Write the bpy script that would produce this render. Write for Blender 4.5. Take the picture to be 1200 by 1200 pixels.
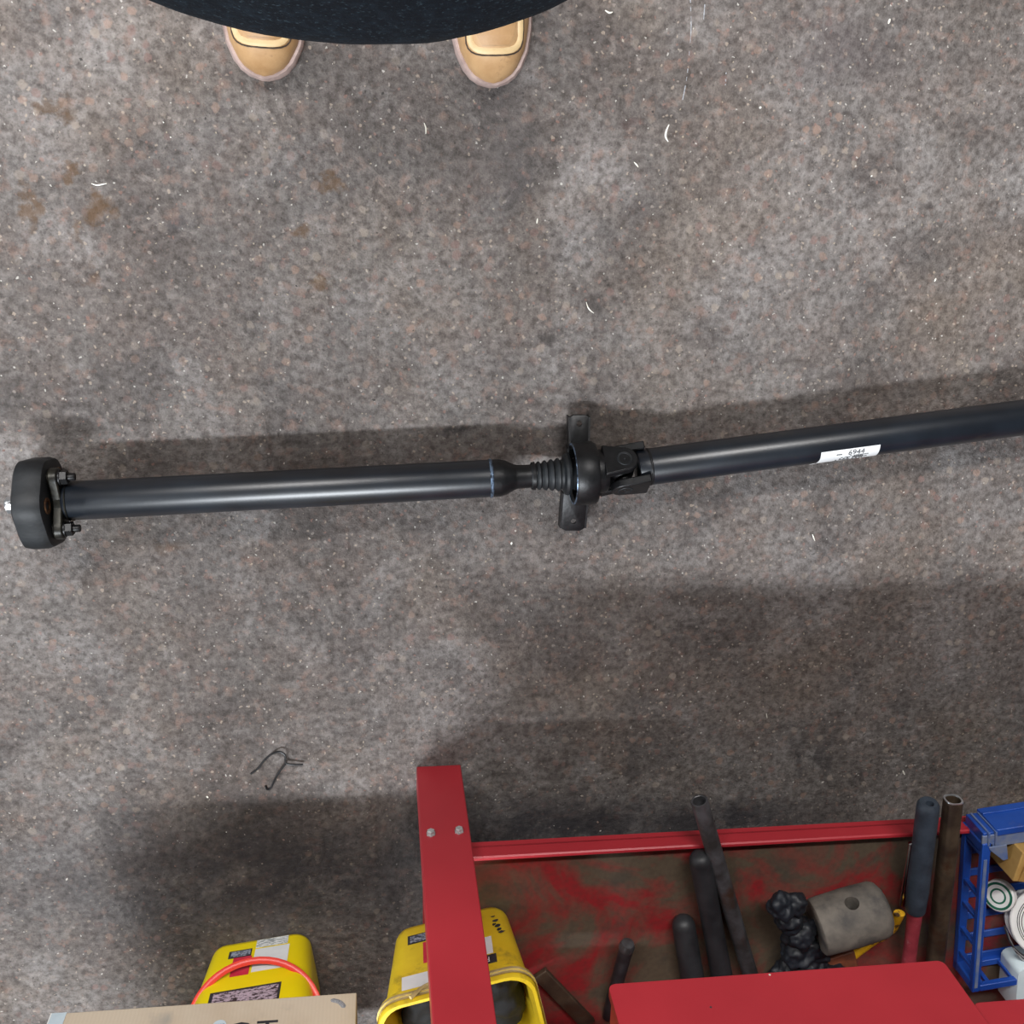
import bpy, bmesh, math, random
from mathutils import Vector, Matrix, noise as mnoise
random.seed(7)
V = Vector
S = bpy.context.scene
for o in list(bpy.data.objects): bpy.data.objects.remove(o)
COL = S.collection

# ---------------------------------------------------------------- camera
H = 1.55                      # phone held at chest height
F = 1200.0                    # focal length in pixels of the 1200 px frame
NAD = (444.0, 204.0)          # image of the point straight below the camera
def ray(px, py): return V((px - 600.0, 600.0 - py, F))
n_c = ray(*NAD).normalized()                      # world down, camera coords (x right, y up, z forward)
m_c = ray(555, 990).cross(ray(1075, 962))
ex_c = n_c.cross(m_c).normalized()                # world X runs along the cart front
if ex_c.x < 0: ex_c = -ex_c
ez_c = -n_c
ey_c = ez_c.cross(ex_c)
# camera coords here are left-handed in z (forward); handle explicitly
def to_world_dir(r):
    return V((r.dot(ex_c), r.dot(ey_c), r.dot(ez_c)))
if ey_c.y < 0: ey_c = -ey_c
def P(px, py, z=0.0):
    """point of the place at height z seen at a pixel"""
    d = to_world_dir(ray(px, py)); s = (z - H) / d.z
    return V((d.x * s, d.y * s, z))
def PY(px, py, y):
    d = to_world_dir(ray(px, py)); s = y / d.y
    return V((d.x * s, y, H + d.z * s))
cam_d = bpy.data.cameras.new('camera'); cam = bpy.data.objects.new('camera', cam_d); COL.objects.link(cam)
cam_d.sensor_width = 36; cam_d.lens = 36 * F / 1200; cam_d.clip_start = 0.02
cx_w = to_world_dir(V((1, 0, 0))); cy_w = to_world_dir(V((0, 1, 0))); cz_w = -to_world_dir(V((0, 0, 1)))
cam.matrix_world = Matrix(((cx_w.x, cy_w.x, cz_w.x, 0), (cx_w.y, cy_w.y, cz_w.y, 0), (cx_w.z, cy_w.z, cz_w.z, H), (0, 0, 0, 1)))
S.camera = cam

# ---------------------------------------------------------------- light
w = bpy.data.worlds.new('world'); S.world = w; w.use_nodes = True
bg = w.node_tree.nodes['Background']; bg.inputs[0].default_value = (1.0, 0.97, 0.94, 1); bg.inputs[1].default_value = 0.075
def area(name, loc, target, sx, sy, power, col, along_x=False):
    d = bpy.data.lights.new(name, 'AREA'); d.shape = 'RECTANGLE'; d.size = sx; d.size_y = sy; d.energy = power; d.color = col
    o = bpy.data.objects.new(name, d); COL.objects.link(o); o.location = loc
    z = (V(loc) - V(target)).normalized()
    if along_x:                                        # strip rooflights run parallel to the cart front
        x = V((1, -.04, 0)); z = (z - x.normalized() * z.dot(x.normalized())).normalized(); y = z.cross(x.normalized())
        o.rotation_euler = Matrix((x.normalized(), y, z)).transposed().to_euler()
    else: o.rotation_euler = z.to_track_quat('Z', 'Y').to_euler()
    return o
area('doorway_daylight', (-5.0, -0.7, 2.2), (0, -0.5, 0.2), 1.7, 2.4, 75, (0.86, 0.93, 1.0))
area('rooflight_back', (-2.4, -3.9, 6.3), (-1.0, -0.45, 0), 4.0, 0.30, 800, (0.90, 0.95, 1.0), True)
area('rooflight_front', (-0.6, 2.45, 3.35), (-0.2, -0.30, 0), 4.6, 0.24, 290, (1.0, 0.975, 0.955), True)
S.view_settings.view_transform = 'Standard'; S.view_settings.look = 'None'
S.view_settings.gamma = 1; S.view_settings.use_curve_mapping = False
S.view_settings.exposure = -0.09

# ---------------------------------------------------------------- materials
def rgb(*c):      # sRGB 0-255 to linear
    return tuple(((x / 255) / 12.92 if x / 255 <= .04045 else ((x / 255 + .055) / 1.055) ** 2.4) for x in c) + (1,)
class NT:
    def __init__(s, name):
        s.m = bpy.data.materials.new(name); s.m.use_nodes = True; s.t = s.m.node_tree
        s.b = s.t.nodes['Principled BSDF']; s.tc = s.t.nodes.new('ShaderNodeTexCoord')
    def n(s, typ, ins=None, **kw):
        x = s.t.nodes.new(typ)
        for k, v in kw.items(): setattr(x, k, v)
        for k, v in (ins or {}).items():
            if isinstance(v, bpy.types.NodeSocket): s.t.links.new(v, x.inputs[k])
            else: x.inputs[k].default_value = v
        return x
    def noise(s, scale, detail=4, rough=.55, vec=None, dist=0):
        return s.n('ShaderNodeTexNoise', {'Vector': vec or s.tc.outputs['Object'], 'Scale': scale, 'Detail': detail, 'Roughness': rough, 'Distortion': dist})
    def rng(s, v, a, b, c=0., d=1.):
        return s.n('ShaderNodeMapRange', {'Value': v, 'From Min': a, 'From Max': b, 'To Min': c, 'To Max': d}).outputs[0]
    def mix(s, fac, a, b, bt='MIX'):
        x = s.n('ShaderNodeMix', data_type='RGBA', blend_type=bt)
        for i, v in ((0, fac), (6, a), (7, b)):
            if isinstance(v, bpy.types.NodeSocket): s.t.links.new(v, x.inputs[i])
            else: x.inputs[i].default_value = v
        return x.outputs[2]
    def math(s, op, a, b=0.):
        x = s.n('ShaderNodeMath', operation=op)
        for i, v in ((0, a), (1, b)):
            if isinstance(v, bpy.types.NodeSocket): s.t.links.new(v, x.inputs[i])
            else: x.inputs[i].default_value = v
        return x.outputs[0]
    def out(s, col, rough=.5, metal=0., bump=None, bs=.3, bd=.002, spec=.5):
        for k, v in (('Base Color', col), ('Roughness', rough), ('Metallic', metal), ('Specular IOR Level', spec)):
            if isinstance(v, bpy.types.NodeSocket): s.t.links.new(v, s.b.inputs[k])
            else: s.b.inputs[k].default_value = v
        if bump is not None:
            bn = s.n('ShaderNodeBump', {'Height': bump, 'Strength': bs, 'Distance': bd}); s.t.links.new(bn.outputs[0], s.b.inputs['Normal'])
        return s.m
def mat(name, a, b=None, scale=20, rough=.5, metal=0., lo=.35, hi=.65, bump=.15, bscale=150, detail=5, spec=.5, dirt=None, dirt_scale=9, dl=.52, dh=.68):
    t = NT(name); b = b or tuple(x * .75 for x in a[:3]) + (1,)
    nz = t.noise(scale, detail)
    c = t.mix(t.rng(nz.outputs[0], lo, hi), a, b)
    if dirt: c = t.mix(t.rng(t.noise(dirt_scale, 8, .65).outputs[0], dl, dh), c, dirt)
    return t.out(c, rough, metal, t.noise(bscale, 3).outputs[0], bump, .001, spec)

M = {}
M['black_tube'] = mat('black_shaft_paint', rgb(13, 19, 27), rgb(26, 33, 42), 14, .36, .0, .4, .75, .06, 260, spec=.8, dirt=rgb(44, 42, 39), dirt_scale=30, dl=.62, dh=.8)
M['black_iron'] = mat('black_cast_iron', rgb(15, 16, 18), rgb(28, 28, 30), 60, .42, .2, bump=.3)
M['rubber'] = mat('black_rubber', rgb(16, 19, 22), rgb(28, 32, 36), 40, .55, bump=.25, spec=.5)
M['greasy'] = mat('greasy_flange_metal', rgb(62, 60, 52), rgb(30, 30, 30), 45, .4, .5, bump=.4)
M['rust'] = mat('rusty_bush', rgb(120, 85, 50), rgb(70, 45, 30), 200, .7, .3)
M['zinc'] = mat('bright_zinc', rgb(225, 228, 232), rgb(190, 195, 200), 60, .28, .9, bump=.05)
M['chrome'] = mat('chrome', rgb(225, 230, 235), rgb(190, 195, 200), 60, .12, 1., bump=.02)
M['weld'] = mat('weld_bluing', rgb(120, 140, 165), rgb(40, 45, 55), 160, .35, .6, bump=.5)
M['paper'] = mat('white_label_paper', rgb(238, 240, 240), rgb(226, 228, 228), 30, .45, bump=.03)
M['ink'] = mat('black_ink', rgb(38, 38, 42), rgb(60, 60, 64), 90, .6, bump=0)
M['inkgrey'] = mat('grey_print', rgb(120, 122, 128), rgb(170, 172, 176), 500, .6, bump=0)
M['leather'] = mat('tan_leather', rgb(198, 160, 116), rgb(176, 136, 92), 22, .5, bump=.2, bscale=260, dirt=rgb(120, 92, 66), dirt_scale=26, dl=.6, dh=.75)
M['leather_vamp'] = mat('brown_leather', rgb(192, 152, 108), rgb(176, 136, 92), 30, .5, bump=.2, bscale=260)
M['leather_pale'] = mat('cream_leather', rgb(222, 194, 148), rgb(206, 176, 128), 30, .5, bump=.1)
M['thread'] = mat('dark_thread', rgb(60, 50, 44), rgb(80, 66, 54), 90, .8)
M['sole'] = mat('grey_pink_sole', rgb(186, 164, 156), rgb(150, 128, 122), 40, .7, bump=.3)
M['lace'] = mat('lace_cord', rgb(150, 110, 60), rgb(110, 80, 44), 120, .8)
M['skin'] = mat('skin', rgb(205, 160, 135), rgb(190, 142, 118), 14, .5, bump=.1)
M['hair'] = mat('dark_hair', rgb(48, 38, 32), rgb(30, 24, 20), 80, .6, bump=.6)
M['eye'] = mat('eye_white', rgb(230, 228, 224), rgb(220, 218, 214), 20, .2)
M['trousers'] = mat('navy_trousers', rgb(26, 36, 62), rgb(18, 25, 44), 60, .85, bump=.5, bscale=900)
M['red'] = mat('red_paint', rgb(184, 48, 58), rgb(170, 42, 52), 5, .38, 0, .3, .7, .05, 420, dirt=rgb(130, 34, 40), dirt_scale=14, dl=.68, dh=.85)
M['bolt'] = mat('bolt_steel', rgb(205, 205, 205), rgb(160, 160, 160), 90, .35, .35)
M['plastic_yellow'] = mat('yellow_plastic', rgb(255, 232, 20), rgb(250, 222, 12), 6, .32, bump=.03, dirt=rgb(190, 165, 50), dirt_scale=20, dl=.66, dh=.9)
M['plastic_yellow_dirty'] = mat('grubby_yellow_plastic', rgb(246, 216, 50), rgb(226, 190, 36), 12, .4, bump=.08, dirt=rgb(128, 108, 50), dirt_scale=22, dl=.55, dh=.78)
M['cream_rim'] = mat('dirty_cream_rim', rgb(212, 190, 130), rgb(150, 128, 84), 26, .5, bump=.2)
M['red_plastic'] = mat('red_plastic_strap', rgb(236, 74, 56), rgb(220, 60, 50), 12, .35, bump=.03)
M['red_print'] = mat('red_print', rgb(222, 60, 84), rgb(206, 44, 66), 50, .5, bump=0)
M['green_print'] = mat('green_print', rgb(26, 110, 84), rgb(18, 86, 66), 50, .5, bump=0)
M['blue'] = mat('blue_plastic', rgb(38, 86, 178), rgb(26, 66, 150), 10, .35, bump=.06, dirt=rgb(116, 120, 128), dirt_scale=16, dl=.6, dh=.85)
M['blue_edge'] = mat('scuffed_blue_plastic', rgb(128, 136, 152), rgb(74, 104, 165), 34, .5, bump=.2)
M['gunmetal'] = mat('worn_steel_pipe', rgb(96, 96, 100), rgb(62, 60, 60), 32, .36, .4, bump=.3, dirt=rgb(74, 54, 44), dirt_scale=14, dl=.58, dh=.72)
M['rusty_steel'] = mat('rusty_brown_steel', rgb(92, 78, 62), rgb(58, 46, 38), 26, .6, .35, bump=.4, dirt=rgb(70, 44, 28), dirt_scale=18)
M['dark_grip'] = mat('black_rubber_grip', rgb(30, 31, 34), rgb(48, 49, 52), 30, .5, bump=.25)
M['grey_grip'] = mat('blue_grey_rubber_grip', rgb(62, 72, 84), rgb(46, 54, 64), 40, .55, bump=.3, dirt=rgb(100, 100, 102), dirt_scale=30, dl=.64, dh=.8)
M['red_handle'] = mat('faded_red_handle', rgb(168, 66, 76), rgb(140, 50, 60), 30, .5, bump=.15, dirt=rgb(170, 130, 134), dirt_scale=50, dl=.6, dh=.75)
M['yellow_chip'] = mat('chipped_yellow_paint', rgb(222, 172, 34), rgb(200, 150, 24), 20, .45, bump=.2, dirt=rgb(66, 46, 28), dirt_scale=46, dl=.54, dh=.6)
M['mallet'] = mat('worn_grey_rubber', rgb(120, 113, 104), rgb(84, 80, 76), 26, .8, bump=.6, bscale=120, dirt=rgb(64, 62, 62), dirt_scale=24, dl=.52, dh=.72)
M['rag'] = mat('black_plastic_bag', rgb(22, 28, 37), rgb(12, 15, 21), 20, .58, bump=.4, bscale=60, spec=.6)
M['brick'] = mat('brown_wood', rgb(130, 70, 44), rgb(90, 50, 34), 40, .7, bump=.3)
M['white_roll'] = mat('white_tape', rgb(240, 240, 238), rgb(228, 228, 226), 20, .45, bump=.03)
M['ice_roll'] = mat('pale_blue_white_plastic', rgb(220, 236, 240), rgb(206, 226, 232), 20, .4, bump=.03)
M['tan_card'] = mat('tan_card', rgb(196, 158, 92), rgb(176, 136, 74), 26, .8, bump=.2)
M['wire'] = mat('black_wire', rgb(24, 24, 26), rgb(40, 40, 42), 90, .4, .3)
M['swarf'] = mat('bright_swarf', rgb(240, 238, 228), rgb(220, 214, 200), 90, .35, .1)
M['bluetape'] = mat('pale_blue_tape', rgb(206, 222, 230), rgb(190, 206, 216), 30, .4)
M['dark_fill'] = mat('dark_oily_rag', rgb(9, 9, 10), rgb(16, 15, 15), 50, .75, bump=.6)

# navy heather knit
t = NT('navy_heather_knit')
c = t.mix(t.rng(t.noise(160, 4).outputs[0], .45, .8), rgb(13, 19, 26), rgb(26, 36, 45))
c = t.mix(t.rng(t.noise(500, 2).outputs[0], .6, .75), c, rgb(54, 68, 76))
c = t.mix(t.rng(t.noise(9, 3).outputs[0], .45, .75, 0, .5), c, rgb(10, 14, 24))
M['knit'] = t.out(c, .95, 0, t.noise(420, 2).outputs[0], .5, .001, .2)

# tray bottom: red paint worn to grey-brown metal
t = NT('worn_red_tray')
f1 = t.rng(t.noise(7, 9, .62, dist=.6).outputs[0], .38, .54)
c = t.mix(f1, rgb(140, 36, 40), rgb(90, 79, 65))
c = t.mix(t.rng(t.noise(14, 7, .6).outputs[0], .56, .72), c, rgb(72, 66, 58))
c = t.mix(t.rng(t.noise(120, 4).outputs[0], .4, .7, 0, .35), c, rgb(60, 50, 44))
M['tray'] = t.out(c, .5, 0, f1, .15, .001)

# corrugated cardboard
t = NT('brown_cardboard')
wv = t.n('ShaderNodeTexWave', {'Vector': t.tc.outputs['Object'], 'Scale': 55., 'Distortion': 1.5, 'Detail': 2.}, wave_type='BANDS', bands_direction='X')
c = t.mix(t.rng(wv.outputs['Fac'], 0, 1, 0, .10), rgb(206, 192, 172), rgb(178, 162, 140))
c = t.mix(t.rng(t.noise(8, 5).outputs[0], .45, .7, 0, .6), c, rgb(188, 168, 144))
c = t.mix(t.rng(t.noise(16, 5).outputs[0], .6, .8, 0, .6), c, rgb(150, 152, 150))
M['card'] = t.out(c, .85, 0, wv.outputs['Fac'], .08, .001, .2)

# small print: dark/pale noisy lines
def print_mat(name, dark, pale, sx=60, sy=400):
    t = NT(name)
    mp = t.n('ShaderNodeMapping', {'Vector': t.tc.outputs['Object'], 'Scale': (sx, sx, sy)})
    nz = t.noise(1.0, 3, .7, mp.outputs[0])
    return t.out(t.mix(t.rng(nz.outputs[0], .44, .54), dark, pale), .5)
M['smallprint'] = print_mat('small_print', rgb(64, 52, 56), rgb(196, 176, 190), 120, 260)
M['scribble'] = print_mat('badge_print', rgb(62, 66, 80), rgb(160, 166, 180), 160, 260)
M['greyprint_lines'] = print_mat('faint_print', rgb(160, 166, 166), rgb(238, 240, 238), 120, 420)

# ---- floor: worn, oily workshop concrete with exposed aggregate
t = NT('workshop_floor'); pos = t.tc.outputs['Object']
big = t.noise(2.2, 6, .6).outputs[0]; mid = t.noise(11, 7, .62).outputs[0]; fine = t.noise(85, 6, .65).outputs[0]; grain = t.noise(380, 3, .6).outputs[0]
c = t.mix(t.rng(big, .34, .66), rgb(88, 81, 77), rgb(136, 131, 128))
c = t.mix(t.rng(mid, .40, .64, 0, .6), c, rgb(118, 108, 103))
c = t.mix(t.rng(t.noise(5.5, 8, .66, dist=.8).outputs[0], .50, .66, 0, .55), c, rgb(160, 156, 154))
c = t.mix(t.rng(t.noise(7.5, 7, .66, dist=.5).outputs[0], .50, .66, 0, .60), c, rgb(80, 75, 74))
c = t.mix(t.rng(t.noise(3.1, 4, .6).outputs[0], .5, .68, 0, .35), c, rgb(130, 114, 98))
c = t.mix(t.rng(fine, .36, .62, .0, 1.), t.mix(1., c, (.42, .40, .39, 1), 'MULTIPLY'), c)
c = t.mix(t.rng(t.noise(44, 8, .72, dist=.6).outputs[0], .50, .68, 0, .32), c, rgb(84, 76, 72))
c = t.mix(t.rng(t.noise(36, 8, .72, dist=.6).outputs[0], .54, .70, 0, .32), c, rgb(162, 152, 146))
c = t.mix(t.rng(t.noise(40, 5, .6).outputs[0], .56, .68, 0, .4), c, rgb(140, 112, 100))
c = t.mix(t.rng(grain, .60, .78, 0, .35), c, rgb(166, 158, 152))
c = t.mix(t.rng(grain, .42, .28, 0, .55), c, rgb(48, 44, 42))
dv = t.n('ShaderNodeVectorMath', {0: pos, 1: t.n('ShaderNodeVectorMath', {0: t.noise(120, 2).outputs['Color'], 'Scale': .008}, operation='SCALE').outputs[0]}, operation='ADD').outputs[0]
def stones(c, scale, thr, size, colours, strength, region=None):
    vo = t.n('ShaderNodeTexVoronoi', {'Vector': dv, 'Scale': scale})
    sep = t.n('ShaderNodeSeparateColor', {0: vo.outputs['Color']})
    on = t.math('GREATER_THAN', sep.outputs[0], thr)
    sh = t.rng(vo.outputs['Distance'], size, size * .7)
    f = t.math('MULTIPLY', t.math('MULTIPLY', on, sh), strength)
    if region is not None: f = t.math('MULTIPLY', f, region)
    cr = t.n('ShaderNodeValToRGB', {'Fac': sep.outputs[1]}); cr.color_ramp.interpolation = 'CONSTANT'
    while len(cr.color_ramp.elements) < len(colours): cr.color_ramp.elements.new(.5)
    for i, k in enumerate(colours): cr.color_ramp.elements[i].position = i / len(colours); cr.color_ramp.elements[i].color = k
    return t.mix(f, c, cr.outputs[0])
reg = t.rng(t.noise(2.6, 3).outputs[0], .42, .6, .25, 1.)
c = stones(c, 60, .74, .44, [rgb(150, 124, 110), rgb(154, 142, 130), rgb(124, 98, 92), rgb(86, 78, 76)], .55, reg)
c = stones(c, 150, .86, .40, [rgb(176, 160, 144), rgb(160, 150, 142), rgb(140, 106, 96), rgb(54, 50, 48)], .5)
c = stones(c, 260, .975, .42, [rgb(206, 202, 194), rgb(180, 166, 146), rgb(40, 38, 38)], .6)
# stains, and some cast shade painted into the floor colour (px, py, rx, ry in metres, colour, strength)
st_noise = t.n('ShaderNodeVectorMath', {0: t.n('ShaderNodeVectorMath', {0: t.noise(28, 5, .65).outputs['Color'], 1: (.5, .5, .5)}, operation='SUBTRACT').outputs[0], 'Scale': .09}, operation='SCALE').outputs[0]
st_pos = t.n('ShaderNodeVectorMath', {0: pos, 1: st_noise}, operation='ADD').outputs[0]
brown = rgb(104, 74, 40); dark = rgb(54, 50, 48); oil = rgb(42, 42, 46); pale = rgb(172, 166, 162)
STAINS_AND_SHADE = [(115, 240, .020, .015, brown, .8), (88, 197, .014, .010, brown, .7), (62, 126, .022, .014, rgb(92, 68, 42), .85), (36, 236, .011, .030, brown, .75),
          (388, 217, .013, .014, brown, .75), (358, 266, .014, .012, brown, .7), (378, 333, .018, .011, brown, .75), (98, 268, .008, .022, brown, .6), (104, 322, .009, .022, rgb(96, 72, 54), .7),
          (210, 258, .022, .014, rgb(74, 74, 78), .6), (696, 357, .014, .016, dark, .6), (712, 331, .008, .008, dark, .8), (646, 396, .013, .013, dark, .8), (536, 506, .02, .012, oil, .8),
          (1047, 166, .015, .012, dark, .6), (1084, 246, .012, .010, dark, .6), (735, 148, .012, .010, rgb(80, 62, 60), .7),
          (985, 60, .10, .06, rgb(76, 68, 72), .55), (1040, 450, .12, .03, rgb(70, 62, 60), .6), (935, 890, .014, .05, rgb(52, 50, 52), .75), (966, 885, .012, .045, rgb(52, 50, 52), .7), (740, 900, .016, .04, rgb(58, 56, 58), .6),  # narrow upright pair: shadows of handle ends painted into the floor colour
          (200, 640, .03, .012, rgb(110, 84, 60), .35), (400, 1040, .02, .01, oil, .7), (60, 340, .12, .08, rgb(168, 164, 164), .5), (700, 200, .08, .10, pale, .45), (470, 170, .05, .10, rgb(158, 154, 148), .45),
          (300, 1025, .44, .16, rgb(42, 42, 48), 1.), (640, 968, .28, .07, rgb(38, 38, 44), 1.), (850, 962, .26, .05, rgb(38, 38, 44), 1.), (590, 170, .05, .10, rgb(92, 88, 88), .5)]  # cart-side ellipses: oily dirt with shade mixed into the colour; last: painted leg shadow
patch = t.rng(t.noise(13, 8, .68).outputs[0], .32, .50, .35, 1.)
for (sx, sy, rx, ry, k, s) in STAINS_AND_SHADE:
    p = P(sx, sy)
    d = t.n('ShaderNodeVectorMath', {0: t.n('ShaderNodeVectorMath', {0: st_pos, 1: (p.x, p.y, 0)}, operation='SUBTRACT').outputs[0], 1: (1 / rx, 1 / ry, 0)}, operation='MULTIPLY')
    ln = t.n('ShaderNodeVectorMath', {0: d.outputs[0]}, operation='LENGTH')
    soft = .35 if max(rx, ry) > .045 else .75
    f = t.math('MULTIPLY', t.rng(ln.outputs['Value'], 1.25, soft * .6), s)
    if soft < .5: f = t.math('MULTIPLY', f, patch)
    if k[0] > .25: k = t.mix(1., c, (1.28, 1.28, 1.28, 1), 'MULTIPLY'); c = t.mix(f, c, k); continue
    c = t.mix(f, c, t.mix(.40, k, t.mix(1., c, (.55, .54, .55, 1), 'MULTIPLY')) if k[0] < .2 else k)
hgt = t.math('ADD', t.math('MULTIPLY', fine, .8), t.math('ADD', t.math('MULTIPLY', grain, .35), t.math('MULTIPLY', mid, .8)))
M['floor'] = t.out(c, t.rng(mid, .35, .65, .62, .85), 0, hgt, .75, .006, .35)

# grit scattered over the floor
t = NT('grit'); gi = t.n('ShaderNodeNewGeometry')
cr = t.n('ShaderNodeValToRGB', {'Fac': gi.outputs['Random Per Island']}); cr.color_ramp.interpolation = 'CONSTANT'
for i, (p_, k) in enumerate([(0, rgb(60, 56, 54)), (.18, rgb(132, 112, 102)), (.42, rgb(160, 150, 138)), (.62, rgb(118, 96, 90)), (.86, rgb(178, 172, 164)), (.97, rgb(226, 224, 216))]):
    e = cr.color_ramp.elements[i] if i < 2 else cr.color_ramp.elements.new(p_)
    e.position = p_; e.color = k
M['grit'] = t.out(cr.outputs[0], .7)

# ---------------------------------------------------------------- mesh helpers
class MB:
    def __init__(s): s.v = []; s.f = []
    def add(s, vs, fs):
        k = len(s.v); s.v += [V(x) for x in vs]; s.f += [tuple(i + k for i in f) for f in fs]; return s
    def box(s, c, d, R=None):
        c = V(c); pts = []
        for z in (-1, 1):
            for (x, y) in ((-1, -1), (1, -1), (1, 1), (-1, 1)):
                q = V((x * d[0] / 2, y * d[1] / 2, z * d[2] / 2)); pts.append(c + (R @ q if R else q))
        return s.add(pts, [(3, 2, 1, 0), (4, 5, 6, 7), (0, 1, 5, 4), (1, 2, 6, 5), (2, 3, 7, 6), (3, 0, 4, 7)])
    def rings(s, rs, cap0=True, cap1=True, closed=False):
        n = len(rs[0]); k = len(s.v)
        for r in rs: s.v += [V(x) for x in r]
        m = len(rs)
        for i in range(m if closed else m - 1):
            a = k + i * n; b = k + ((i + 1) % m) * n
            for j in range(n): s.f.append((a + j, a + (j + 1) % n, b + (j + 1) % n, b + j))
        if not closed:
            if cap0: s.f.append(tuple(k + j for j in reversed(range(n))))
            if cap1: s.f.append(tuple(k + (m - 1) * n + j for j in range(n)))
        return s
    def tube(s, pts, r, n=12, cap=True, flat=1., up=None):
        pts = [V(p) for p in pts]; rs = []
        prev = V(up) if up else None
        for i, p in enumerate(pts):
            d = (pts[min(i + 1, len(pts) - 1)] - pts[max(i - 1, 0)]).normalized()
            u = prev or (V((0, 0, 1)) if abs(d.z) < .9 else V((1, 0, 0)))
            a = (u - d * u.dot(d)).normalized(); b = d.cross(a); prev = a
            rr = r[i] if isinstance(r, (list, tuple)) else r
            rs.append([p + a * (rr * flat * math.cos(2 * math.pi * j / n)) + b * (rr * math.sin(2 * math.pi * j / n)) for j in range(n)])
        return s.rings(rs, cap, cap)
    def lathe(s, o, ax, prof, n=32, cap0=True, cap1=True, closed=False):
        """prof = [(distance along axis, radius)]"""
        o = V(o); d = V(ax).normalized(); u = V((0, 0, 1)) if abs(d.z) < .9 else V((1, 0, 0))
        a = (u - d * u.dot(d)).normalized(); b = d.cross(a)
        rs = [[o + d * t_ + a * (r * math.cos(2 * math.pi * j / n)) + b * (r * math.sin(2 * math.pi * j / n)) for j in range(n)] for (t_, r) in prof]
        return s.rings(rs, cap0, cap1, closed)
    def strip(s, a, b):
        k = len(s.v); s.v += [V(x) for x in a] + [V(x) for x in b]; n = len(a)
        s.f += [(k + i, k + i + 1, k + n + i + 1, k + n + i) for i in range(n - 1)]; return s
    def prism(s, loop, off):
        """closed planar loop of points swept by a vector"""
        off = V(off); return s.rings([[V(p) for p in loop], [V(p) + off for p in loop]])
ORG = {}
def mk(name, mb, m, parent=None, origin=None, smooth=True, ang=38, bevel=0, seg=2, fix=True):
    org = ORG[parent] if parent else V(origin or (0, 0, 0))
    me = bpy.data.meshes.new(name); me.from_pydata([tuple(p - org) for p in mb.v], [], mb.f); me.update()
    if fix:
        bm = bmesh.new(); bm.from_mesh(me); bmesh.ops.recalc_face_normals(bm, faces=bm.faces); bm.to_mesh(me); bm.free()
    if smooth:
        me.shade_smooth(); me.set_sharp_from_angle(angle=math.radians(ang))
    me.materials.append(M[m] if isinstance(m, str) else m)
    o = bpy.data.objects.new(name, me); COL.objects.link(o)
    if parent: o.parent = parent
    else: o.location = org
    ORG[o] = org
    if bevel:
        md = o.modifiers.new('bevel', 'BEVEL'); md.width = bevel; md.segments = seg; md.limit_method = 'ANGLE'; md.angle_limit = math.radians(50)
    return o
def thing(name, loc, label, cat, group=None):
    o = bpy.data.objects.new(name, None); COL.objects.link(o); o.location = loc; o.empty_display_size = .05
    ORG[o] = V(loc); tag(o, label, cat, group); return o
def tag(o, label, cat, group=None):
    o['label'] = label; o['category'] = cat
    if group: o['group'] = group
    return o
def remesh(o, vox, smooth_it=4):
    r = o.modifiers.new('remesh', 'REMESH'); r.mode = 'VOXEL'; r.voxel_size = vox; r.use_smooth_shade = True
    if smooth_it:
        q = o.modifiers.new('smooth', 'SMOOTH'); q.factor = .5; q.iterations = smooth_it
def cut(o, cutter_mb):
    """boolean difference, applied at once"""
    org = ORG[o]
    me = bpy.data.meshes.new('tmp'); me.from_pydata([tuple(p - org) for p in cutter_mb.v], [], cutter_mb.f)
    bm = bmesh.new(); bm.from_mesh(me); bmesh.ops.recalc_face_normals(bm, faces=bm.faces); bm.to_mesh(me); bm.free()
    co = bpy.data.objects.new('tmp', me); COL.objects.link(co)
    if o.parent: co.parent = o.parent
    else: co.location = o.location
    md = o.modifiers.new('cut', 'BOOLEAN'); md.operation = 'DIFFERENCE'; md.object = co; md.solver = 'EXACT'
    bpy.context.view_layer.update()
    ev = o.evaluated_get(bpy.context.evaluated_depsgraph_get()); nm = bpy.data.meshes.new_from_object(ev)
    o.modifiers.clear(); o.data = nm; bpy.data.objects.remove(co)
    nm.shade_smooth(); nm.set_sharp_from_angle(angle=math.radians(35))
def text_mb(txt, size, place):
    """lettering as mesh; place(x, y) gives the point on the surface"""
    cu = bpy.data.curves.new('txt', 'FONT'); cu.body = txt; cu.size = size; cu.align_x = 'CENTER'; cu.align_y = 'CENTER'; cu.resolution_u = 3
    to = bpy.data.objects.new('txt', cu); COL.objects.link(to); bpy.context.view_layer.update()
    me = bpy.data.meshes.new_from_object(to.evaluated_get(bpy.context.evaluated_depsgraph_get()))
    mb = MB(); mb.add([place(v.co.x, v.co.y) for v in me.vertices], [tuple(p.vertices) for p in me.polygons])
    bpy.data.objects.remove(to); bpy.data.meshes.remove(me); return mb
def rotz(a): return Matrix.Rotation(a, 3, 'Z')
def rrect(hx, hy, r, n=5):
    out = []
    for (sx, sy, a0) in ((1, 1, 0), (-1, 1, 90), (-1, -1, 180), (1, -1, 270)):
        for i in range(n + 1):
            a = math.radians(a0 + 90 * i / n); out.append((sx * (hx - r) + r * math.cos(a), sy * (hy - r) + r * math.sin(a)))
    return out
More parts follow.
